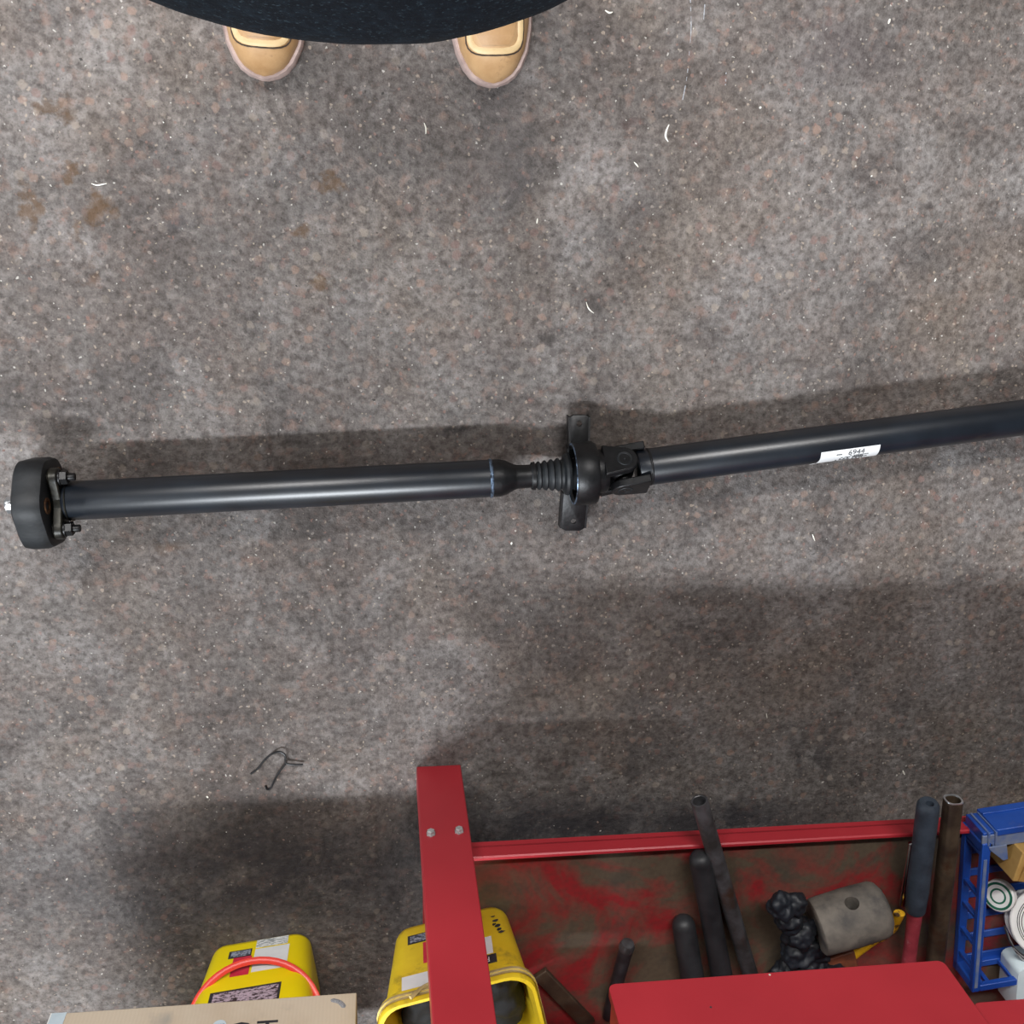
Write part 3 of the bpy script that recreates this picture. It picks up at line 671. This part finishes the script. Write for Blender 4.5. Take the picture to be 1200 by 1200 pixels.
# short handle with grey cap
a = P(735, 1108, TZ + .045); b = P(718, 1170, TZ + .014)
hb = thing('chisel', b, 'dim chisel with grey struck end near the pail in the tray', 'tool'); L = (b - a).length
mk('struck_cap', MB().lathe(a, b - a, [(-.008, .004), (-.006, .010), (0, .0125), (.008, .0125)], 22), 'gunmetal', hb)
mk('shank', MB().lathe(a, b - a, [(.008, .0115), (L, .0105), (L + .05, .009)], 18), 'dark_grip', hb)
# flat bar in the dark
a = P(632, 1140, TZ + .006); b = P(690, 1200, TZ + .006); dd = b - a
fb = mk('flat_bar', MB().box((a + b) / 2, (dd.length, .026, .010), rotz(math.atan2(dd.y, dd.x))), 'rusty_steel', origin=(a + b) / 2, bevel=.002)
tag(fb, 'flat dark steel bar lying in the tray beside the open pail', 'bar')
# crumpled black bag
bm_ = MB()
for (px, py, z, r) in ((916, 1062, .075, .022), (928, 1060, .07, .020), (924, 1078, .060, .024), (938, 1092, .050, .028), (938, 1112, .036, .032), (944, 1130, .028, .034), (922, 1142, .022, .030), (970, 1144, .022, .030), (956, 1112, .03, .026), (990, 1146, .018, .02)):
    p = P(px, py, TZ + z); rs = []
    for i in range(9):
        a = math.pi * i / 8 ; rs.append([p + V((math.sin(a) * math.cos(2 * math.pi * j / 14) * r, math.sin(a) * math.sin(2 * math.pi * j / 14) * r, -math.cos(a) * r * .85)) for j in range(14)])
    rs[0] = [p + V((.0005 * math.cos(j), .0005 * math.sin(j), -r * .85)) for j in range(14)]; rs[-1] = [p + V((.0005 * math.cos(j), .0005 * math.sin(j), r * .85)) for j in range(14)]
    bm_.rings(rs)
bag = mk('crumpled_bag', bm_, 'rag', origin=P(940, 1115, TZ)); remesh(bag, .0025, 3)
tc_ = bpy.data.textures.new('lumps', 'CLOUDS'); tc_.noise_scale = .02
d0_ = bag.modifiers.new('lumps', 'DISPLACE'); d0_.texture = tc_; d0_.strength = .026; d0_.texture_coords = 'LOCAL'
tx = bpy.data.textures.new('crumple', 'VORONOI'); tx.noise_scale = .024
dp = bag.modifiers.new('crumple', 'DISPLACE'); dp.texture = tx; dp.strength = .004; dp.mid_level = .5; dp.texture_coords = 'LOCAL'
q_ = bag.modifiers.new('soften', 'SMOOTH'); q_.iterations = 3
tag(bag, 'crumpled black plastic bag lying against the grey mallet head', 'bag')
# mallet head
m0 = P(960, 1086, TZ + .047); m1 = P(1034, 1064, TZ + .047); md_ = (m1 - m0).normalized(); ML = (m1 - m0).length
mh = mk('mallet_head', MB().lathe(m0, md_, [(-.006, .028), (-.006, .041), (-.004, .0440), (0, .0455), (ML * .5, .0470), (ML - .010, .0455), (ML - .002, .042), (ML + .004, .033), (ML + .007, .016)], 40), 'mallet', origin=P(1000, 1080, TZ))
mc = (m0 + m1) / 2 - md_ * .006
cut(mh, MB().lathe(mc + V((-.01, .09, .030)), V((.1, -1, -.30)), [(0, .0115), (.2, .0115)], 20))
tag(mh, 'worn grey mallet head with an empty handle hole', 'mallet')
# dark underside piece of wood beneath
wb = mk('wood_offcut', MB().box(P(985, 1128, TZ + .012), (.05, .05, .022), rotz(.3)), 'brick', origin=P(985, 1128, TZ), bevel=.002)
tag(wb, 'reddish brown wooden offcut under the mallet head', 'wood')
# yellow handle
yp = [P(978, 1140, TZ + .010), P(1000, 1120, TZ + .012), P(1030, 1098, TZ + .016), P(1045, 1086, TZ + .024), P(1054, 1070, TZ + .040)]
yh = mk('pry_bar', MB().tube(smoothpath(yp, 5), [.0085] * 10 + [.011] * 6 + [.0095] * 5, 12, flat=.7), 'yellow_chip', origin=P(1010, 1110, TZ))
tag(yh, 'bent bar with chipped yellow paint under the mallet head', 'pry bar')
# hammer with grey grip and faded red shaft
gA = P(1088, 942, zt + .050); gM = V((P(1080, 1010, zt + .02).x, P(1080, 1010, zt + .02).y, zt + .030)); 
gE = P(1064, 1135, TZ + .030)
ham = thing('sledge_hammer', gE - V((0, 0, .03)), 'hammer with blue-grey rubber grip and faded red shaft propped on the tray lip', 'hammer')
dh = (gE - gA).normalized(); LH = (gE - gA).length
lg = LH * .62
grp = mk('grip', MB().lathe(gA, dh, [(-.004, .008), (-.003, .0135), (.002, .0168), (.012, .0175), (lg * .5, .0172), (lg * .8, .0178), (lg, .0160), (lg + .001, .012)], 28), 'grey_grip', ham)
cut(grp, MB().lathe(gA - dh * .03 + V((0, 0, .004)), dh, [(0, .0062), (.045, .0062)], 18))
mk('core', MB().lathe(gA + dh * .010 + V((0, 0, .004)), dh, [(0, .0058), (.004, .0058)], 16), 'red_handle', grp)
mk('shaft', MB().lathe(gA, dh, [(lg - .002, .0125), (LH * .8, .0112), (LH + .08, .0115)], 24), 'red_handle', ham)
hd = gA + dh * (LH + .085)
mk('head', MB().box(hd + V((0, 0, .0)), (.11, .04, .04), rotz(.1)), 'gunmetal', ham, bevel=.006)
# chrome spanner under the grip
ca = P(1066, 996, zt + .004); cb_ = P(1060, 1042, TZ + .022)
cr_ = mk('chrome_bar', MB().lathe(V((ca.x, YL - .014, zt + .0055)), cb_ - V((ca.x, YL - .014, zt + .0055)), [(0, .003), (.001, .005), (.05, .005), (.13, .005), (.131, .003)], 16), 'chrome', origin=cb_)
tag(cr_, 'bright chrome bar hidden behind the blue-grey hammer grip', 'tool')
# rusty square-cut tube
ra = P(1117, 938, zt + .046); rb = P(1096, 1125, TZ + .030)
rd = (rb - ra).normalized(); u_ = rd.cross(V((0, 0, 1))).normalized(); v_ = u_.cross(rd)
def rr(d, hx, hz, skew=0.): return [ra + rd * (d + skew * x) + u_ * x + v_ * z for (x, z) in rrect(hx, hz, .0092, 5)]
LR = (rb - ra).length
rt_ = mk('rusty_tube', MB().rings([rr(.014, .0115, .0095), rr(.0, .0115, .0095, -.15), rr(-.001, .0130, .011, -.15), rr(.001, .0142, .012, -.15), rr(LR * .5, .0142, .0125), rr(LR + .06, .0142, .0125)]), 'rusty_steel', origin=rb)
tag(rt_, 'rusty brown tube with a bright cut end next to the blue crate', 'tube')
rim = mk('cut_edge', MB().rings([rr(-.0012, .0142, .0122, -.15), rr(-.0026, .0138, .0118, -.15), rr(-.0026, .0118, .0100, -.15), rr(-.0012, .0115, .0095, -.15)], closed=True), 'zinc', rt_)

# ---------------------------------------------------------------- blue crate
CZ0 = TZ + .001; CZ1 = .262
k0 = P(1160, 1118, CZ1); kc = P(1152, 990, CZ1)
CA = math.radians(6.5); Rc = rotz(CA)
o_c = V((kc.x, kc.y, 0))                       # near-left outer rim corner
CWD, CDP = .34, .30
crt = thing('plastic_crate', o_c + Rc @ V((CWD / 2, -CDP / 2, CZ0)), 'blue slatted plastic crate at the right end of the cart tray', 'crate')
def cp(x, y, z): return o_c + Rc @ V((x, -y, z))
def cbox(name, x0, x1, y0, y1, z0, z1, m='blue', bev=.0012, par=None):
    return mk(name, MB().box(cp((x0 + x1) / 2, (y0 + y1) / 2, (z0 + z1) / 2), (x1 - x0, y1 - y0, z1 - z0), Rc), m, par or crt, bevel=bev)
zm = .205
for i in range(7):
    y = .006 + i * .045; cbox('base_bar', .004, CWD - .004, y, y + .014, CZ0, CZ0 + .004)
for (nm, x0, x1, y0, y1) in (('side', 0, .014, 0, CDP), ('side', CWD - .014, CWD, 0, CDP), ('end', .014, CWD - .014, CDP - .012, CDP)):
    cbox('top_rail', x0, x1, y0, y1, CZ1 - .010, CZ1, 'blue')
    cbox('mid_rail', x0 + .002, x1 - .002, y0 + .002, y1 - .002, zm - .004, zm + .004)
    cbox('bottom_rail', x0, x1, y0, y1, CZ0, CZ0 + .012)
for s, x0 in ((0, .0), (1, CWD - .014)):
    cbox('rail_wear_strip', x0 + .003, x0 + .0085, .03, CDP - .01, CZ1 - .001, CZ1 + .0012, 'blue_edge', 0)
    for i in range(5):
        y = (.022, .105, .150, .205, .255)[i]; cbox('slat', x0 + .002, x0 + .010, y, y + .007, CZ0 + .008, CZ1 - .006)
for i in range(7):
    x = .03 + i * .045; cbox('slat', x, x + .007, CDP - .010, CDP - .002, CZ0 + .008, CZ1 - .006)
for (x, y) in ((0, 0), (CWD - .02, 0), (0, CDP - .02), (CWD - .02, CDP - .02)):
    cbox('corner_post', x, x + .02, y, y + .02, CZ0, CZ1 - .002, 'blue', .003)
# near wall: deep outer band that overhangs the tray lip, with a step at the corner
nb = cbox('front_band', .022, CWD - .022, -.024, -.012, zm - .002, CZ1)
cbox('front_rib', .022, CWD - .022, -.0265, -.024, zm + .012, zm + .016, 'blue', .0006)
cbox('front_wall', .02, CWD - .02, 0, .008, zm - .02, CZ1 - .004)
cbox('front_ledge', .0, CWD, -.014, .010, CZ1 - .006, CZ1 - .002, 'blue_edge')
for i in range(2):
    x = .002 + i * (CWD - .036); cbox('corner_gusset', x, x + .032, -.018, .0, zm, CZ1 - .004)
for x in (.008, .020): cbox('corner_rib', x, x + .003, -.021, .004, zm + .002, CZ1 + .001, 'blue_edge', .0006)
gm = MB(); gz = CZ1 - .001
gm.prism([cp(.010, .006, gz), cp(.040, .006, gz), cp(.044, .034, gz), cp(.036, .036, gz), cp(.012, .012, gz)], (0, 0, .003))
mk('corner_web', gm, 'blue_edge', crt, bevel=.0008)
# crate contents
cz = CZ0 + .004
cd = mk('carton', MB().box(cp(.085, .045, cz + .040), (.075, .055, .080), Rc @ rotz(-.25)), 'tan_card', origin=cp(.085, .045, cz), bevel=.002)
tag(cd, 'tan cardboard carton in the near corner of the blue crate', 'carton')
mk('carton_flap', MB().box(cp(.088, .056, cz + .083), (.070, .03, .003), Rc @ rotz(-.25) @ Matrix.Rotation(.12, 3, 'X')), 'tan_card', cd, bevel=.0006)
wc = P(1226, 1082, .250); nrm = V((-.35, .45, 1)).normalized()
rl = thing('tape_reel', V((wc.x, wc.y, cz)), 'white reel with tan centre and dark rings in the blue crate', 'reel')
mk('side_disc', MB().lathe(wc - nrm * .004, nrm, [(0, .0580), (.006, .0580), (.008, .056), (.008, .034)], 48), 'white_roll', rl)
mk('core', MB().lathe(wc + nrm * .004, nrm, [(0, .0335), (.006, .0335), (.006, .012)], 36), 'tan_card', rl)
mk('winding', MB().lathe(wc - nrm * .026, nrm, [(0, .050), (.022, .050)], 40), 'ice_roll', rl)
mk('side_disc', MB().lathe(wc - nrm * .032, nrm, [(0, .0580), (.006, .0580)], 40), 'white_roll', rl)
for rad in (.039, .043, .046):
    mk('printed_ring', MB().lathe(wc + nrm * .0042, nrm, [(0, rad), (.0003, rad), (.0003, rad + .0012), (0, rad + .0012)], 48, False, False, True), 'ink', rl)
bt = P(1170, 1050, .222); bn = V((-1, .35, .75)).normalized()
btl = thing('label_roll', V((bt.x, bt.y, cz)), 'white roll with green print seen through the crate side', 'roll')
mk('roll_body', MB().lathe(bt - bn * .012, bn, [(0, .026), (.012, .026), (.014, .024), (.014, .008)], 32), 'white_roll', btl)
for (rad, wd_) in ((.019, .004), (.010, .003)): mk('green_ring', MB().lathe(bt + bn * .0018, bn, [(0, rad), (.0005, rad), (.0005, rad + wd_), (0, rad + wd_)], 32, False, False, True), 'green_print', btl)
ic = P(1212, 1150, .215); nr2 = V((-.2, .25, 1)).normalized()
ir = thing('film_roll', V((ic.x, ic.y, cz)), 'pale blue-white roll with grey band at the back of the crate', 'roll')
mk('winding', MB().lathe(ic - nr2 * .03, nr2, [(0, .045), (.028, .045), (.030, .042)], 40), 'ice_roll', ir)
mk('grey_band', MB().lathe(ic - nr2 * .028, nr2, [(0, .0455), (.0, .058), (.022, .058), (.022, .0455)], 40, False, False, True), 'inkgrey', ir)
bgp = P(1183, 1128, .20)
pb = MB(); 
pb.rings([[V((bgp.x, bgp.y, cz + .004)) + Rc @ V((x * k, y * k, h)) for (x, y) in rrect(.028, .05, .012, 4)] for (k, h) in ((.8, 0), (1, .008), (1, .045), (.92, .056), (.5, .060))])
pbo = mk('plastic_pouch', pb, 'ice_roll', origin=V((bgp.x, bgp.y, cz))); tag(pbo, 'pale blue-white plastic pouch beside the crate side rail', 'pouch')
for i in range(4):
    p = [P(1177 + i * 2, 1085 + i * 5, .25 - .002 * i), P(1186 + i * 2, 1108 + i * 3, .253), P(1204, 1122 + i * 2, .25), P(1228, 1127 + i * 3, .245)]
    cbl = mk('wire_strand', MB().tube(smoothpath(p, 5), .0016, 8), 'bolt' if i % 2 else 'ink', origin=p[0])
    tag(cbl, ('black wire strand nearest the white reel in the crate', 'bright grey wire strand just under the white reel in the crate', 'black wire strand nearest the pale pouch in the crate', 'bright grey wire strand lying on the pale pouch in the crate')[i], 'wire', 'wire strands in the crate')

# ---------------------------------------------------------------- bent wire clip and swarf on the floor
wz = .0016
def fp(l, z=wz): return smoothpath([P(a, b, z + (e[0] if e else 0)) for (a, b, *e) in l], 5)
wcl = thing('wire_clip', P(325, 900, 0), 'bent black wire spring clip lying alone on the floor', 'wire clip')
mk('long_leg', MB().tube(fp([(294, 907), (303, 900), (309, 892), (318, 884), (327, 881, .006), (334, 885, .008), (335, 894, .006), (344, 896, .006), (355, 896, .004)]), .0017, 8), 'wire', wcl)
mk('short_leg', MB().tube(fp([(335, 895, .006), (330, 901, .004), (324, 910, .002), (320, 918), (317, 924), (313, 925), (311, 921)]), .0017, 8), 'wire', wcl)
def sliver(pts, r, label, m='swarf'):
    q = fp(pts, .0012); n = len(q)
    o = mk('metal_sliver', MB().tube(q, [r * (.3 + .7 * math.sin(math.pi * min(max(i / (n - 1), .05), .95))) for i in range(n)], 6, flat=.6), m, origin=P(pts[0][0], pts[0][1], 0))
    tag(o, label, 'metal shaving', 'bright metal shavings on the floor')
sliver([(784, 146), (781, 153), (780, 160), (783, 166)], .0017, 'bright curved metal sliver, longest one right of the tan boot')
sliver([(687, 354), (689, 360), (692, 364), (696, 367)], .0010, 'bright arc-shaped shaving on a dark spot above the bearing')
sliver([(497, 144), (499, 150), (499, 157)], .0011, 'pale sliver on the floor between the two boots')
sliver([(743, 190), (746, 193), (748, 196)], .0012, 'tiny bright sliver below the longest curved one')
sliver([(107, 215), (113, 217), (120, 216), (125, 215)], .0009, 'thin white arc shaving at the far left of the floor')
sliver([(630, 256), (629, 262)], .0012, 'short white sliver above the drive shaft centre')
sliver([(952, 626), (955, 634)], .0012, 'short white sliver below the white shaft label')
sliver([(898, 836), (899, 842)], .0010, 'short pale sliver above the cart tray')
sliver([(709, 12), (714, 15), (718, 14)], .0014, 'white twisted chip right of the navy clothing')
sliver([(1060, 908), (1058, 903)], .0016, 'white crumb near the hammer grip end')
sliver([(1095, 330), (1097, 326)], .0015, 'white chip at the right of the floor')
sliver([(242, 933), (244, 935)], .0016, 'white crumb left of the wire clip')
sliver([(1043, 22), (1041, 28)], .0018, 'white chip at the top right of the floor')
sliver([(890, 127), (892, 125)], .0018, 'pale yellow crumb at the upper right of the floor')
sliver([(677, 607), (690, 606), (738, 604)], .0001, 'x') if False else None
sc_ = MB()
for l in ([(809, 0), (810, 30), (808, 60), (805, 90), (800, 117)], [(826, 5), (824, 30)], [(851, 85), (850, 100)]):
    q = [P(a, b, .0003) for (a, b) in l]; n = len(q)
    q = smoothpath(q, 6)
    for i in range(len(q) - 1):
        if random.random() < .45: continue
        wv_ = V((random.uniform(.0003, .0008), 0, 0)); sc_.add([q[i] - wv_, q[i] + wv_, q[i + 1] + wv_, q[i + 1] - wv_], [(0, 1, 2, 3)])
mk('paint_scratch', sc_, 'inkgrey', fl, smooth=False)

# ---------------------------------------------------------------- person
bt1 = P(312, 92, 0); bt2 = P(576, 100, 0)
pc = V(((bt1.x + bt2.x) / 2, bt1.y + .2, 0))
man = thing('person', pc, 'person in dark navy knit top and tan leather work boots standing over the shaft', 'person')
def ell(c, rx, ry, n=40, p=2.0):
    out = []
    for i in range(n):
        a = 2 * math.pi * i / n; ca, sa = math.cos(a), math.sin(a)
        out.append(V((c[0] + rx * math.copysign(abs(ca) ** (2 / p), ca), c[1] + ry * math.copysign(abs(sa) ** (2 / p), sa), c[2])))
    return out
BX = P(398, 55, 1.0).x
# knit top: torso with a round belly leaning forward, plus sleeves
k = MB()
YB = P(420, 55, 1.01).y
ring_t = [(.83, YB + .205, .195, .150), (.88, YB + .200, .214, .176), (.95, YB + .192, .222, .184), (1.02, YB + .190, .228, .190), (1.10, YB + .195, .222, .183), (1.20, YB + .208, .198, .160), (1.30, YB + .222, .200, .140), (1.38, YB + .232, .188, .115), (1.43, YB + .238, .120, .085), (1.465, YB + .240, .066, .066)]
k.rings([ell((BX + (.036 if z < .9 else 0), y, z), rx, ry) for (z, y, rx, ry) in ring_t])   # hem hangs to one side
def limb(mb, pts, rad, n=20): mb.tube(smoothpath(pts, 5), [rad[min(int(i / 5), len(rad) - 2)] * (1 - (i % 5) / 5) + rad[min(int(i / 5) + 1, len(rad) - 1)] * ((i % 5) / 5) for i in range((len(pts) - 1) * 5 + 1)], n)
YS = YB + .235
for s in (-1, 1):
    limb(k, [(BX + s * .13, YS, 1.37), (BX + s * .215, YS + .01, 1.33), (BX + s * .265, YS + .045, 1.10), (BX + s * .285, YS + .03, .97), (BX + s * .285, YS - .0, .84)], [.07, .068, .055, .048, .040])
top = mk('knit_top', k, 'knit', man); remesh(top, .009, 6)
# folds: soft displacement
tf = bpy.data.textures.new('folds', 'CLOUDS'); tf.noise_scale = .12
df = top.modifiers.new('folds', 'DISPLACE'); df.texture = tf; df.strength = .010; df.texture_coords = 'LOCAL'
# trousers
k = MB()
HX = BX + .018
k.rings([ell((HX, y, z), rx, ry) for (z, y, rx, ry) in [(.74, YB + .25, .17, .125), (.80, YB + .238, .180, .135), (.87, YB + .225, .180, .135), (.93, YB + .225, .170, .13)]])
for b_, s in ((bt1, -1), (bt2, 1)):
    limb(k, [(HX + s * .085, YB + .25, .82), (HX + s * .105, YB + .262, .66), (b_.x * .75 + HX * .25, YB + .27, .46), (b_.x * .95 + HX * .05, b_.y + .205, .28), (b_.x, b_.y + .212, .10)], [.098, .09, .072, .066, .062])
trs = mk('trousers', k, 'trousers', man); remesh(trs, .010, 4)
# body: head, neck, hands
k = MB()
hy = YB + .215; hz = 1.60
k.rings([ell((BX, hy + dy, hz + z), rx, ry, 32) for (z, dy, rx, ry) in [(-.20, .03, .058, .06), (-.13, .025, .055, .058), (-.115, .0, .045, .06), (-.09, -.012, .058, .080), (-.05, -.008, .068, .092), (0, 0, .075, .098), (.05, .006, .077, .100), (.09, .012, .068, .088), (.115, .016, .045, .06), (.125, .018, .015, .02)]])
k.tube([V((BX, hy - .088, hz + .015)), V((BX, hy - .108, hz - .02)), V((BX, hy - .112, hz - .034)), V((BX, hy - .09, hz - .040))], [.009, .013, .016, .010], 12)
for s in (-1, 1):
    k.lathe(V((BX + s * .070, hy + .012, hz - .005)), V((s, .25, 0)), [(0, .018), (.012, .030), (.018, .028), (.020, .012)], 18)
for sg in (-1, 1): k.tube([V((BX + sg * .022, hy - .086, hz - .066)), V((BX, hy - .092, hz - .064))], [.004, .007], 8)
hands = []
for s in (-1, 1):
    wr = V((BX + s * .285, YS - .0, .85)); 
    k.tube([wr + V((0, 0, .06)), wr, wr + V((0, -.006, -.03))], [.028, .026, .026], 14)
    k.rings([ell((wr.x + s * .002, wr.y - .008 - i * .002, wr.z - .02 - .022 * i), .015, (.030, .038, .042, .042, .038)[i], 16) for i in range(5)])
    for j, (dy, ln) in enumerate(((-.030, .068), (-.011, .078), (.009, .073), (.028, .058))):
        a = wr + V((s * .002, -.016 + dy, -.100)); b = a + V((-s * .006, -.004, -ln * .45)); c2 = b + V((-s * .014, -.002, -ln * .35)); d2 = c2 + V((-s * .016, 0, -ln * .22))
        k.tube([a, b, c2, d2], [.0095, .009, .0085, .0065], 10)
    a = wr + V((0, -.040, -.045)); k.tube([a, a + V((-s * .006, -.022, -.024)), a + V((-s * .012, -.030, -.052)), a + V((-s * .016, -.030, -.070))], [.014, .012, .0105, .008], 10)
bod = mk('body', k, 'skin', man); remesh(bod, .0042, 2)
for s in (-1, 1):
    ey = mk('eye', MB().lathe(V((BX + s * .031, hy - .076, hz + .008)), (0, -1, 0), [(0, .012), (.008, .011), (.013, .006), (.0145, .001)], 18), 'eye', man)
    mk('iris', MB().lathe(V((BX + s * .031, hy - .0895, hz + .008)), (0, -1, -.1), [(0, .0050), (.001, .0045)], 14), 'ink', ey)
k = MB()
k.rings([ell((BX, hy + .022 + dy, hz + z), rx, ry, 32) for (z, dy, rx, ry) in [(-.05, .030, .060, .065), (0, .018, .079, .088), (.05, .010, .083, .100), (.09, .006, .077, .098), (.118, .004, .055, .072), (.134, .004, .02, .03)]])
mk('hair', k, 'hair', man)

# boots
def lerp_tab(tab, s):
    for i in range(len(tab) - 1):
        if s <= tab[i + 1][0]:
            a, b = tab[i], tab[i + 1]; u = (s - a[0]) / (b[0] - a[0]); u = u * u * (3 - 2 * u) * .5 + u * .5
            return a[1] + (b[1] - a[1]) * u
    return tab[-1][1]
WT = [(0, .0), (.004, .0145), (.012, .0265), (.025, .037), (.045, .0455), (.07, .0505), (.11, .052), (.16, .044), (.21, .040), (.26, .038), (.285, .028), (.298, .012), (.300, .0)]
HT = [(0, .030), (.012, .046), (.03, .060), (.06, .071), (.10, .080), (.15, .098), (.20, .12), (.25, .12), (.285, .11), (.3, .10)]
def boot(tip, ang):
    Rm = rotz(ang)
    root = mk('boot', MB(), 'leather', man) if False else None
    def W(x, s, z): return V((tip.x, tip.y, 0)) + Rm @ V((x, s, z))
    def surf(x, s):
        ww = max(lerp_tab(WT, s), .001); h = lerp_tab(HT, s); q = min(abs(x) / ww, 1)
        return .022 + (h - .022) * max(0, 1 - q ** 2.6) ** (1 / 2.2)
    ss = [.0006, .003, .007, .012, .02, .03, .042, .056, .075, .095, .12, .15, .18, .21, .24, .265, .282, .292, .2975, .2995]
    rs = []
    for s in ss:
        ww = lerp_tab(WT, s); h = lerp_tab(HT, s); r = []
        for i in range(21):
            a = math.pi * i / 20; ca, sa = math.cos(a), math.sin(a)
            r.append(W(ww * math.copysign(abs(ca) ** .77, ca), s, .022 + (h - .022) * abs(sa) ** .9))
        r += [W(-ww * .6, s, .016), W(0, s, .016), W(ww * .6, s, .016)]
        rs.append(r)
    up = MB().rings(rs)
    up.rings([[W(x, .205 + y, z) for (x, y) in [(rx * math.cos(2 * math.pi * i / 24), ry * math.sin(2 * math.pi * i / 24)) for i in range(24)]] for (z, rx, ry) in ((.07, .036, .078), (.11, .044, .082), (.15, .048, .075), (.18, .050, .072))])
    bo = mk('boot', up, 'leather', man, ang=60)
    # sole
    loop = []
    for i in range(41):
        u = i / 40; s = .3 * (1 - math.cos(math.pi * u)) / 2; loop.append((lerp_tab(WT, s) + .005, s))
    def sl(gr): 
        pts = [(x + gr if s > .001 else x, s) for (x, s) in loop]
        q = [(x, .15 + (s - .15) * (1 + (.004 + gr) / .15)) for (x, s) in pts]
        return q + [(-x, s) for (x, s) in reversed(q)][0:]
    mk('sole', MB().rings([[W(x, s, z) for (x, s) in sl(gr)] for (z, gr) in ((0, -.002), (.003, 0), (.020, .0005), (.026, -.002))]), 'sole', bo)
    # moccasin seam
    def upath(hw, s_front, lift):
        pts = []
        for i in range(13): pts.append((hw, .17 - (.17 - s_front - hw * .75) * i / 12))
        for i in range(1, 12):
            a = math.pi * i / 12; pts.append((hw * math.copysign(abs(math.cos(a)) ** .6, math.cos(a)), s_front + hw * .75 - hw * .75 * math.sin(a) ** .6))
        for i in range(13): pts.append((-hw, s_front + hw * .75 + (.17 - s_front - hw * .75) * i / 12))
        return [W(x, s, surf(x, s) + lift) for (x, s) in pts]
    mk('apron_band', MB().tube(upath(.0335, .038, .0003), .0048, 10, flat=.42), 'leather_pale', bo)
    mk('apron_stitch', MB().tube(upath(.0390, .0325, .0006), .0011, 6), 'thread', bo)
    vm = MB(); rows = []
    for i in range(11):
        s = .045 + .115 * i / 10; hw = .028 if i > 1 else (.018, .025)[i]
        rows.append([W(-hw + 2 * hw * j / 10, s, surf(-hw + 2 * hw * j / 10, s) + .0012) for j in range(11)])
    for i in range(10): vm.strip(rows[i], rows[i + 1])
    mk('vamp', vm, 'leather_vamp', bo)
    for i in range(5):
        s = .125 + .018 * i; z = lerp_tab(HT, s) + .004
        mk('lace', MB().tube([W(-.026, s, z - .014), W(0, s, z + .002), W(.026, s, z - .014)], .0026, 8), 'lace', bo)
    for s_ in (-1, 1):
        pass
boot(bt1, math.radians(-2)); boot(bt2, math.radians(3))
